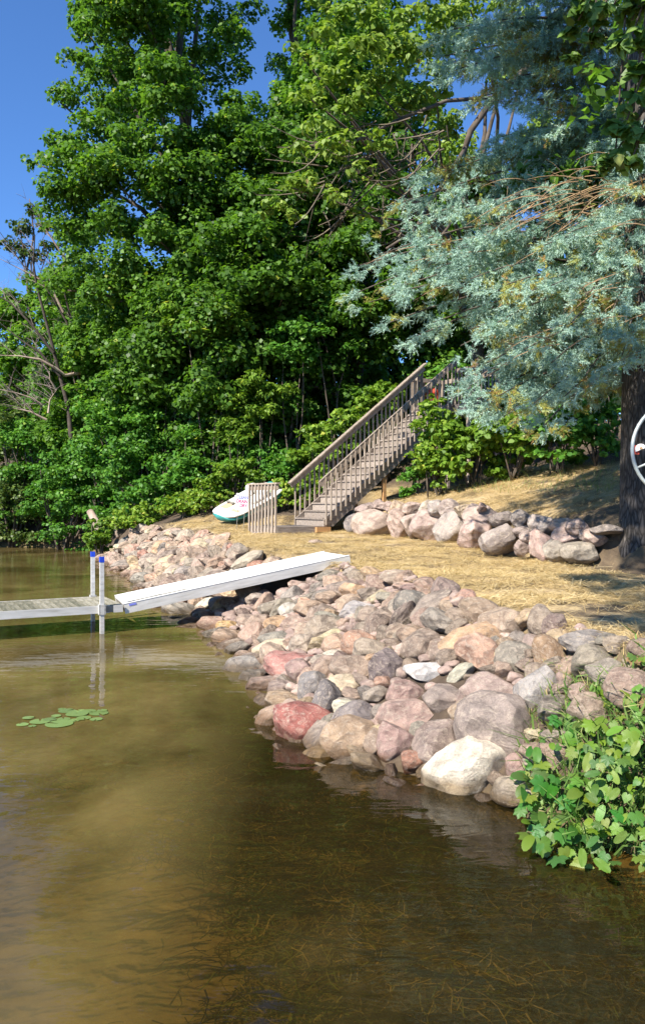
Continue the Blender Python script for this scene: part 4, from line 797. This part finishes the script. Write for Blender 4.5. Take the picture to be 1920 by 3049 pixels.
def needles(pos, dirs, tint, nn, ln=.036, sl=.14):
    n = len(pos); s = np.tile(np.linspace(0, 1, nn), (n, 1))+rs.uniform(-.03, .03, (n, nn)); r_ = rs.normal(size=(n, nn, 3)); a = dirs[:, None, :]
    rad = unit(r_-a*np.sum(r_*a, -1, keepdims=True)); L = sl*rs.uniform(.7, 1.25, (n, 1, 1)); b = pos[:, None, :]+a*s[..., None]*L
    dr = unit(a*(.55+.8*s[..., None]**3)+rad*.85); wd_ = unit(np.cross(dr, rs.normal(size=(n, nn, 3))))
    ll = ln*rs.uniform(.8, 1.25, (n, nn, 1)); v = np.stack([b-wd_*.0045, b+wd_*.0045, b+dr*ll], 2)
    return v.reshape(-1, 3), np.repeat(np.clip(tint, 0, 1), nn*3)
v, tt = needles(bp_, bd_, bt_, NN); NSH = len(bp_)
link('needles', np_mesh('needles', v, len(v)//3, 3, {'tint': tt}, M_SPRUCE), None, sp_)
bm2.build('boughs', M_BRANCH, sp_, True)
dt = MB()
for (px, py, D, sx_, n_) in [(1560,610,11.6,1,10),(1640,580,11.5,1,12),(1700,570,11.5,1,12),(1760,600,11.5,1,12),(1850,600,11.4,1,12),(1880,850,10.8,1,10),(1830,900,10.6,1,8),(1350,770,11.6,1,5),(1640,990,10.6,1,5),(1900,670,11.2,1,10)]:
    c = np.array(P(px, py, D))-SB
    for k in range(n_*2//3):
        a = c+rs.normal(0, .3, 3); b_ = a+np.array([-rs.uniform(.2, .9), -.1, rs.uniform(-.5, .1)]); dt.tube(limb_path(a+np.array([.35, .2, .12]), b_, rs, .1, 6), [.009, .008, .007, .005, .004, .002], 4, False)
        for j in range(3): s0 = a+(b_-a)*rs.uniform(.3, .9); dt.tube(limb_path(s0, s0+rs.normal(0, .1, 3)+np.array([-.12, 0, -.06]), rs, .1, 3), [.004, .003, .002], 3, False)
dt.build('dead_twigs', M_TWIGPALE, sp_)

# ------------------------------------------------------------------ dead tree over the water at left
rs = np.random.default_rng(51); db = P(215, 1215, 31.5); dz = tz1(db.x, db.y)
dd_ = thing('dead_tree', 'bare leaning dead tree with pale broken branches over the left shore', 'tree', (db.x, db.y, dz)); ob = np.array((db.x, db.y, dz))
dk_, pl_, fine = MB(), MB(), MB()
def px_path(lst): return [np.array(P(*q))-ob for q in lst]
def grow(mb, path, r0, depth=0):
    mb.tube([tuple(q) for q in path], [max(.006, r0*(1-.82*i/(len(path)-1))) for i in range(len(path))], 7 if depth == 0 else 4, False)
dark = [[(215,1330,31.5),(205,1215,31.5),(170,1080,31.2),(150,1000,31),(110,850,30.8),(100,780,30.6),(105,700,30.4)], [(240,1160,32),(225,1040,31.8),(200,960,31.6),(160,890,31.4),(120,830,31.2),(70,790,31),(0,690,30.6)], [(180,1120,31.2),(120,1050,30.8),(60,1010,30.6),(0,960,30.4)], [(160,1050,31),(90,960,30.6),(30,900,30.4),(-40,860,30.2)], [(225,1040,31.8),(212,950,31.6),(190,860,31.4),(150,780,31),(130,720,31)]]
for l in dark: grow(dk_, px_path(l), .10 if l is dark[0] else .06)
pale = [[(240,1110,31.6),(195,1118,31.4),(165,1095,31),(120,1070,30.8),(60,1060,30.6),(0,1058,30.4)], [(125,1205,31.2),(95,1185,31),(50,1170,30.8),(0,1160,30.4)], [(170,1160,31.3),(150,1130,31),(148,1105,31)], [(145,1230,31),(150,1190,31),(170,1160,31)], [(140,1250,31),(90,1225,30.8),(40,1215,30.6)], [(205,790,31.2),(175,740,31),(135,680,30.8),(100,640,30.6)], [(190,930,31.3),(150,850,31),(90,815,30.8),(0,770,30.4)]]
for l in pale:
    pl_ = MB(); grow(pl_, px_path(l), .05 if l is not pale[0] else .08); pl_.build('broken_branch', M_DEAD, dd_, True)
for l in dark+pale:
    path = px_path(l)
    for k in range(7):
        i = rs.integers(1, len(path)); t = rs.random(); a = path[i-1]+(path[i]-path[i-1])*t; b_ = a+np.array([rs.uniform(-1.3, .4), rs.normal(0, .4), rs.uniform(-.1, 1.3)]); fine.tube(limb_path(a, b_, rs, .08, 5), [.014, .011, .009, .006, .003], 4, False)
        for j in range(4): s0 = a+(b_-a)*rs.uniform(.3, 1); fine.tube(limb_path(s0, s0+rs.normal(0, .35, 3)+np.array([-.15, 0, .25]), rs, .05, 3), [.006, .004, .002], 3, False)
dk_.build('trunk', M_DARKTWIG, dd_, True); fine.build('twigs', noisy('grey_twig', [(.3, (.12, .09, .085)), (.7, (.27, .21, .19))], 2, .9), dd_)
lg = P(283, 1545, 28.6); zb = tz1(lg.x, lg.y)
L1 = MB(); pp = [P(302, 1588, 28.3), P(285, 1552, 28.6), P(268, 1522, 28.8)]; L1.tube(pp, [.16, .14, .12], 12)
q = L1.build('broken_log', M_DEAD, None, True); tag(q, 'grey broken log sticking out of the bushes by the left shore', 'log')
L1 = MB(); L1.tube([P(352, 1600, 26.6), P(342, 1570, 26.8), P(330, 1545, 27)], [.07, .06, .05], 9); q = L1.build('broken_log', M_DEAD, None, True); tag(q, 'thin broken stick leaning in the bright shrub beside the first riprap stones', 'log')

# ------------------------------------------------------------------ shrubs and saplings
SH = [
 ('shrub','dark shrub overhanging the water at the left edge',40,1490,120,140,33.5,.13,M_DULL,60,LEAF4,.5),
 ('shrub','dense green shrub over the shore right of the dark left shrub',190,1480,130,130,32,.13,M_SHRUB,61,LEAF4,.42),
 ('shrub','green shrub rising below the dead tree',120,1300,140,120,34,.14,M_SHRUB,62,LEAF4,.5),
 ('shrub','tall leafy shrub behind the broken log',310,1390,150,150,31,.14,M_SHRUB,63,LEAF4,.5),
 ('shrub','large leafy shrub below the maple crown',400,1210,160,140,30,.14,M_SHRUB,64,LEAF6,.55),
 ('shrub','leafy shrub in the shade above the straw bank',470,1380,140,120,28.5,.13,M_SHRUB,65,LEAF6,.45),
 ('shrub','light green leafy mass under the pale far tree',300,1050,150,120,32.5,.15,M_MAPLE2,66,LEAF4,.5),
 ('sapling','sapling with long drooping bright leaflets in the middle of the woods edge',620,950,150,90,26.5,.2,M_BRIGHT,67,LANCE,.45),
 ('sapling','bright sapling with layered drooping leaflets above the pedal boat',770,1190,120,70,25.5,.19,M_BRIGHT,68,LANCE,.42),
 ('sapling','bright sapling lower left of the layered one',700,1290,90,60,25.8,.18,M_BRIGHT,69,LANCE,.4),
 ('sapling','thin sapling with broad leaves at the edge of the shaded shrub',560,1340,70,80,26.8,.16,M_SHRUB,70,LANCE,.6),
 ('sapling','yellow tipped leafy sapling in the middle against dark woods',880,880,110,90,27,.15,M_SHRUB,71,LEAF6,.6),
 ('sapling','leafy sapling below the elm twigs',1010,980,110,100,26.5,.15,M_SHRUB,72,LEAF6,.5),
 ('sapling','green sapling between middle saplings and staircase',880,1040,110,90,26.2,.15,M_SHRUB,73,LEAF6,.48),
 ('shrub','bright green shrub hanging over the water by the first riprap stones',300,1590,48,55,26.8,.13,M_BRIGHT,74,LEAF6,.4),
 ('shrub','low bright fern like shrub on the bank top by the riprap',420,1545,75,42,26.2,.11,M_BRIGHT,75,LEAF4,.6),
 ('shrub','low bright weeds at the back edge of the straw lawn',550,1505,70,42,25.2,.11,M_BRIGHT,76,LEAF4,.6),
 ('shrub','light green weeds left of the pedal boat',620,1470,60,45,24.6,.11,M_BRIGHT,77,LEAF4,.6),
 ('shrub','leafy weeds rising behind the pedal boat',700,1420,80,50,24.8,.13,M_BRIGHT,78,LEAF6,.45),
 ('shrub','pale green low weeds between landing rail and stairs',850,1480,60,60,23.4,.10,M_BRIGHT,79,LEAF4,.75),
 ('shrub','bright leafy shrub behind the lower handrail',960,1330,90,70,24.4,.15,M_BRIGHT,80,LEAF6,.5),
 ('shrub','bright leafy shrub behind the middle of the handrail',1060,1240,80,60,24.8,.15,M_BRIGHT,81,LEAF6,.5),
 ('shrub','leafy shrub behind the upper handrail',1150,1190,70,50,25.0,.14,M_BRIGHT,82,LEAF6,.45),
 ('shrub','weeds growing against the left stringer of the stairs',930,1430,60,50,23.4,.12,M_BRIGHT,83,LEAF4,.6),
 ('shrub','climbing green shrub hugging the upper right side of the stairs',1290,1270,60,95,20.2,.13,M_BRIGHT,84,LEAF6,.5),
 ('shrub','bright leafy shrub right of the stairs at the top of the straw slope',1310,1370,75,70,19.6,.12,M_BRIGHT,85,LEAF6,.5),
 ('shrub','broad leaved shrub under the spruce right of the stairs',1400,1310,110,85,19.4,.15,M_BRIGHT,86,LEAF6,.42),
 ('shrub','broad leaved green shrub below the middle of the spruce boughs',1530,1290,120,80,19.0,.14,M_BRIGHT,87,LEAF6,.38),
 ('shrub','green shrub below the lowest spruce bough',1660,1280,110,75,18.4,.13,M_SHRUB,88,LEAF6,.65),
 ('shrub','shrub in dappled light left of the dark trunk',1780,1260,80,90,18.0,.13,M_SHRUB,89,LEAF6,.65),
 ('shrub','small ground ivy below the stair side shrub',1235,1410,45,25,20.4,.10,M_SHRUB,90,LEAF6,.5),
 ('shrub','leafy growth behind the top of the staircase',1330,1130,80,60,25.0,.14,M_SHRUB,91,LEAF6,.6),
 ('shrub','leafy growth behind the spruce boughs at slope top',1480,1180,110,70,23.5,.14,M_SHRUB,92,LEAF6,.5),
 ('shrub','dark shrub behind the trunk at the right edge',1820,1150,110,90,20.5,.14,M_SHRUB,93,LEAF6,.4),
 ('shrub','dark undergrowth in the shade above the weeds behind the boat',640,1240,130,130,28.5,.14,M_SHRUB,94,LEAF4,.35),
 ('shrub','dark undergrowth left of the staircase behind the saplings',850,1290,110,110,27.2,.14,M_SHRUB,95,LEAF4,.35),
 ('shrub','leafy shrub hugging the shore above the dark left water',300,1500,80,80,30,.13,M_SHRUB,96,LEAF6,.42),
 ('shrub','green shrub at the left edge under the dead branches',20,1230,100,100,34,.14,M_DULL,97,LEAF4,.55),
 ('shrub','dark low shrub at the back of the straw left of the boat',560,1425,90,70,26.6,.13,M_SHRUB,98,LEAF4,.5),
 ('shrub','dark low shrub behind the boat and the slatted rail',760,1370,90,70,26.2,.13,M_SHRUB,99,LEAF4,.45),
 ('shrub','dark low shrub between the boat weeds and the handrail shrub',850,1390,70,60,25.2,.13,M_SHRUB,100,LEAF4,.5),
 ('shrub','shaded low shrub above the fern like bank shrub',450,1470,90,60,27.4,.13,M_SHRUB,101,LEAF4,.45),
 ('shrub','green thicket beneath the middle saplings',680,1150,120,110,28,.14,M_SHRUB,102,LEAF4,.4),
 ('shrub','dull shrub at the very left edge above the dark waterline',5,1390,95,90,36,.14,M_DULL,104,LEAF4,.5),
 ('shrub','green thicket beside the maple foot',520,1130,130,120,29,.14,M_SHRUB,103,LEAF4,.45),
]
for nm, lb_, px, py, rx, ry, D, lf, m_, sd_, tp, tm_ in SH:
    shrub(nm, lb_, px, py, rx, ry, D, lf, m_, sd_, ncl=18, dens=(56 if D > 28 else 66 if D > 22 else 95), template=(LEAF4 if tp is LEAF6 and D > 22 else tp), tmean=tm_)

# far woods: one mass behind everything
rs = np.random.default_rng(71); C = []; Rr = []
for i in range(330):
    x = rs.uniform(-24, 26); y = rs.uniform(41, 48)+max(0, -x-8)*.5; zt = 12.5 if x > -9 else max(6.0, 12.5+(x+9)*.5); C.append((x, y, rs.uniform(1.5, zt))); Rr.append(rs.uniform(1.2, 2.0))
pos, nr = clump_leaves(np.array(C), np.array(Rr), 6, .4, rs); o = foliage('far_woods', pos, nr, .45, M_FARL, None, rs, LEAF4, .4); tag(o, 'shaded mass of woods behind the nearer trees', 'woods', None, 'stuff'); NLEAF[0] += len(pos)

# ------------------------------------------------------------------ vine plant at lower right
rs = np.random.default_rng(81); random.seed(81)
def leaf_outline(kind):
    pts = []
    n = 47; ctl = {0: [(0,.66),(14,.5),(26,.42),(40,.5),(52,.6),(66,.47),(82,.42),(104,.52),(122,.45),(150,.38),(168,.27),(180,.1)], 1: [(0,.66),(18,.47),(45,.40),(90,.40),(130,.42),(160,.34),(180,.12)]}
    for i in range(n):
        a = -math.pi+2*math.pi*i/n      # 0 = tip direction
        if kind < 2:     # lobed grape-like or pointed heart shape, toothed, notched at the stalk
            r_ = float(np.interp(abs(math.degrees(a)), [q[0] for q in ctl[kind]], [q[1] for q in ctl[kind]]))*(1 if i % 2 else .9)
        else:            # lance leaflet
            r_ = .5/math.sqrt((math.cos(a)/1.0)**2+(math.sin(a)/.46)**2)*(1 if i % 2 else .95)
        pts.append((r_*math.cos(a), r_*math.sin(a)))
    m_ = MB(); m_.v = [(.5, 0, .02)]+[(x+.5, y, .02+.22*abs(y)-.95*y*y-.38*(x-.1)**2) for x, y in pts]
    m_.f = [(0, i+1, (i+1) % n+1) for i in range(n)]; me = m_.mesh('leaf'); me.materials.append(M_PLEAF)
    me.polygons.foreach_set('use_smooth', [True]*len(me.polygons)); return me
LM = [leaf_outline(k) for k in range(3)]
POLY = [(1590,2170),(1640,2100),(1700,2060),(1770,2030),(1850,1990),(1925,1950),(1925,2590),(1800,2575),(1700,2565),(1625,2535),(1565,2480),(1550,2390),(1560,2280)]
def inpoly(x, y):
    c = False; j = len(POLY)-1
    for i in range(len(POLY)):
        xi, yi = POLY[i]; xj, yj = POLY[j]
        if (yi > y) != (yj > y) and x < (xj-xi)*(y-yi)/(yj-yi)+xi: c = not c
        j = i
    return c
vr = ground_hit(1740, 2450, floor=0); vine = thing('vine_plant', 'lush green vine with lobed leaves spilling over the bank at lower right', 'plant', (vr.x, vr.y+.1, tz1(vr.x, vr.y)))
vo = np.array(vine.location); cnt = 0; vst = MB()
while cnt < 300:
    px, py = rs.uniform(1545, 1960), rs.uniform(1950, 2600)
    if not inpoly(min(px, 1924), py): continue
    h_ = ground_hit(px, py, floor=0.02, dmax=8); lift = rs.uniform(.02, .30)*(1.0 if py > 2150 else .55)
    dr = ray(px, py); p = np.array(h_)-np.array([dr.x, dr.y, dr.z])*lift*1.0
    hi = (py-2000)/600; k = rs.choice([0, 1, 2], p=[.42, .2, .38]) if py > 2150 else rs.choice([0, 2], p=[.5, .5])
    s = rs.uniform(.07, .14) if k == 0 else rs.uniform(.05, .09) if k == 1 else rs.uniform(.08, .14)
    if px > 1760: s *= .75
    o = bpy.data.objects.new('leaf', LM[k]); COL.objects.link(o); o.parent = vine
    nrm = Vector((rs.normal(-.25, .35), rs.normal(-.55, .3), rs.normal(.75, .25))).normalized(); fw = Vector((rs.normal(-.35, .6), rs.normal(-.5, .3), rs.normal(-.55, .35))); fw = (fw-nrm*fw.dot(nrm)).normalized(); sd_ = nrm.cross(fw)
    o.matrix_local = Matrix.Translation(Vector(p-vo)) @ Matrix((fw, sd_, nrm)).transposed().to_4x4() @ Matrix.Scale(s, 4)
    pal = rs.random(); yel = (px > 1720)*.4
    if pal < .04 and px > 1640 and py < 2480: c = (.30, .19, .09)
    elif pal < .3+yel: c = (rs.uniform(.12, .2), rs.uniform(.23, .30), rs.uniform(.02, .045))
    else: c = (rs.uniform(.05, .11), rs.uniform(.155, .23), rs.uniform(.02, .045))
    o.color = (*c, 1); cnt += 1
    if cnt % 3 == 0:
        g_ = np.array([h_.x, h_.y+.05, max(h_.z-.02, -.05)]); vst.tube(limb_path(g_-vo, p-vo, rs, .1, 4), [.005, .004, .0035, .002], 4, False)
vs_ = vst.build('stems', noisy('vine_stem', [(.3, (.16, .09, .05)), (.7, (.24, .22, .08))], 8, .7), vine, True); vs_['kind'] = 'stuff'
def blades(name, label, n, area, hmin, hmax, m_, tmean, seed, width=.05, gh=dict(dmax=8)):
    rr_ = np.random.default_rng(seed); pos = []; 
    while len(pos) < n:
        px, py = area(rr_); h_ = ground_hit(px, py, floor=.0, **gh); pos.append((h_.x, h_.y, h_.z-.01))
    pos = np.array(pos); n = len(pos); ln = rr_.uniform(hmin, hmax, n); dirs = unit(np.stack([rr_.normal(0, .5, n), rr_.normal(-.15, .5, n), np.ones(n)], -1)); sd_ = unit(np.cross(dirs, rr_.normal(size=(n, 3)))); bend = np.stack([rr_.normal(0, .45, n), rr_.normal(-.2, .45, n), rr_.uniform(-.5, 0, n)], -1)
    V = []; wl = ln[:, None]*width*.5
    a0, a1 = pos-sd_*wl, pos+sd_*wl; m0 = pos+dirs*ln[:, None]*.55; t0 = pos+dirs*ln[:, None]+bend*ln[:, None]*.6
    q1 = np.stack([a0, a1, m0+sd_*wl*.8, m0-sd_*wl*.8], 1); q2 = np.stack([m0-sd_*wl*.8, m0+sd_*wl*.8, t0+sd_*wl*.12, t0-sd_*wl*.12], 1)
    v = np.concatenate([q1, q2], 1).reshape(-1, 3); t = np.clip(rr_.normal(tmean, .2, n), 0, 1)
    o = link(name, np_mesh(name, v, 2*n, 4, {'tint': np.repeat(t, 8)}, m_)); tag(o, label, 'grass', None, 'stuff'); return o
def area_vine(r_):
    while True:
        px, py = r_.uniform(1560, 1985), r_.uniform(1985, 2560)
        if inpoly(min(px, 1924), py): return px, py
blades('grass', 'long grass blades growing among the vine leaves', 1100, area_vine, .08, .3, M_GRASS, .5, 82, .05)
blades('dry_grass', 'dry tan grass along the top of the vine covered bank', 900, lambda r_: (r_.uniform(1570, 1980), r_.uniform(1990, 2160)), .06, .2, M_GRASS, .9, 83, .03)
blades('slope_grass', 'dry matted grass on the brow of the straw slope', 1500, lambda r_: (r_.uniform(1180, 1830), r_.uniform(1385, 1470)), .08, .3, M_GRASS, .88, 84, .03, dict(d0=14, dmax=28, st=.05))

# ------------------------------------------------------------------ water lilies and pondweed
wl = P(200, 2135, 6.8); lily = thing('water_lily', 'cluster of round green lily pads floating left of the stone bank', 'lily', (-2.1, 6.8, 0))
def pad_mesh():
    m_ = MB(); n = 22; m_.v = [(0, 0, .004)]
    for i in range(n+1):
        a = .16+(2*math.pi-.32)*i/n; m_.v.append((math.cos(a), math.sin(a), .004+.03*max(0, math.sin(3*a))))
    m_.f = [(0, i+1, i+2) for i in range(n)]; me = m_.mesh('pad'); me.materials.append(M_PAD); me.polygons.foreach_set('use_smooth', [True]*len(me.polygons)); return me
PM = pad_mesh()
for (px, py, w_) in [(177,2157,82),(295,2125,56),(287,2143,38),(230,2128,66),(200,2118,50),(120,2150,60),(85,2140,34),(68,2159,36),(97,2163,24),(168,2133,30),(250,2140,44),(222,2146,34),(150,2144,40),(190,2143,40),(265,2120,44),(185,2112,24),(240,2120,40),(70,2155,20),(305,2118,30)]:
    D = CAMZ/-ray(px, py).z; p = P(px, py, D); o = bpy.data.objects.new('pad', PM); COL.objects.link(o); o.parent = lily; s = w_/2/F*D
    o.location = (p.x-lily.location.x, p.y-lily.location.y, random.uniform(.003, .010)); o.scale = (s, s, .6*s); o.rotation_euler = (0, 0, random.uniform(0, 6.28)); gq = random.uniform(.8, 1.2); o.color = (.20*gq, .30*gq, .085*gq, 1)
rs = np.random.default_rng(91); WP = []; WA = []; WS = []; WT = []
for (px, py, rx, ry, n, t0, zz) in [(760,2520,170,40,160,.6,.004),(1150,2800,260,70,240,.65,.004),(1500,2780,260,120,240,.6,.004),(1300,2960,300,60,200,.65,.004),(560,2330,80,20,120,.9,.002),(850,2260,200,50,150,.85,.002),(1700,2650,150,100,120,.6,.004),(760,2190,300,110,6000,.25,.05),(600,2090,170,45,2500,.25,.05),(1200,2500,420,180,5000,.3,.09),(1500,2800,420,260,5000,.35,.09),(600,2090,150,45,1300,.35,.06),(820,2230,240,80,2600,.35,.06),(1050,2260,130,50,700,.3,.06),(1150,2420,230,90,1800,.35,.07),(800,2510,150,45,1300,.5,.03),(900,2560,90,40,400,.75,.015),(1350,2600,330,120,2600,.4,.06),(1250,2850,350,150,3000,.55,.05),(1650,2800,260,220,2800,.45,.05),(380,2225,170,22,700,.8,.03),(590,2350,80,25,350,.6,.02),(510,2520,70,15,250,.85,.015),(1050,2780,220,60,900,.7,.02),(500,1990,70,14,200,.3,.04),(1500,2480,130,60,500,.5,.05),(150,2330,120,30,200,.5,.02),(900,2990,150,60,700,.6,.04),(520,1960,60,10,150,.3,.03),(440,2025,40,8,120,.5,.02)]:
    ncl_ = max(3, n//80)
    for i in range(ncl_):
        q = rs.normal(0, .5, 2); x, y = px+q[0]*rx, py+q[1]*ry; d = ray(x, max(y, 1900)); D = (CAMZ+.02)/-d.z; th = rs.uniform(0, 6.28); sg = rs.uniform(.04, .13); tc_ = rs.normal(t0, .24); m_ = int(n/ncl_*rs.uniform(.5, 1.5))
        for j in range(m_):
            WP.append((d.x*D+rs.normal(0, sg*1.5), D+rs.normal(0, sg), -abs(rs.normal(zz, zz*.6))-.004)); WT.append(tc_+rs.normal(-.04, .2)); WS.append(rs.uniform(.06, .30)); WA.append(th+rs.normal(0, .8))
WP = np.array(WP); n = len(WP); WS = np.array(WS)[:, None]/4; an = np.array(WA); tn = rs.normal(0, .45, n); pts_ = [WP]; dirs_ = []
for k in range(4):
    an = an+tn+rs.normal(0, .35, n); dv = np.stack([np.cos(an), np.sin(an), rs.normal(0, .08, n)], -1); dirs_.append(np.stack([-np.sin(an), np.cos(an), np.zeros(n)], -1)*.0040*(1-.18*k)); nx_ = pts_[-1]+dv*WS; nx_[:, 2] = np.minimum(nx_[:, 2], -.003); pts_.append(nx_)
v = np.concatenate([np.stack([pts_[k]-dirs_[k], pts_[k]+dirs_[k], pts_[k+1]+dirs_[min(3, k+1)], pts_[k+1]-dirs_[min(3, k+1)]], 1) for k in range(4)], 1).reshape(-1, 3)
tag(link('pondweed', np_mesh('pondweed', v, 4*n, 4, {'tint': np.repeat(np.clip(WT, 0, 1), 16)}, M_WEED)), 'brown and green pondweed lying just below the water surface', 'pondweed', None, 'stuff')
print('TRIS', sum(sum(max(1, p_-2) for p_ in [o.data.polygons[0].loop_total])*len(o.data.polygons) for o in bpy.data.objects if o.type == 'MESH' and len(o.data.polygons) and o.data.users == 1), 'LEAVES', NLEAF[0], 'SHOOTS', NSH, 'STRAW', len(sx), 'NEAR', len(near), 'FAR', len(far))
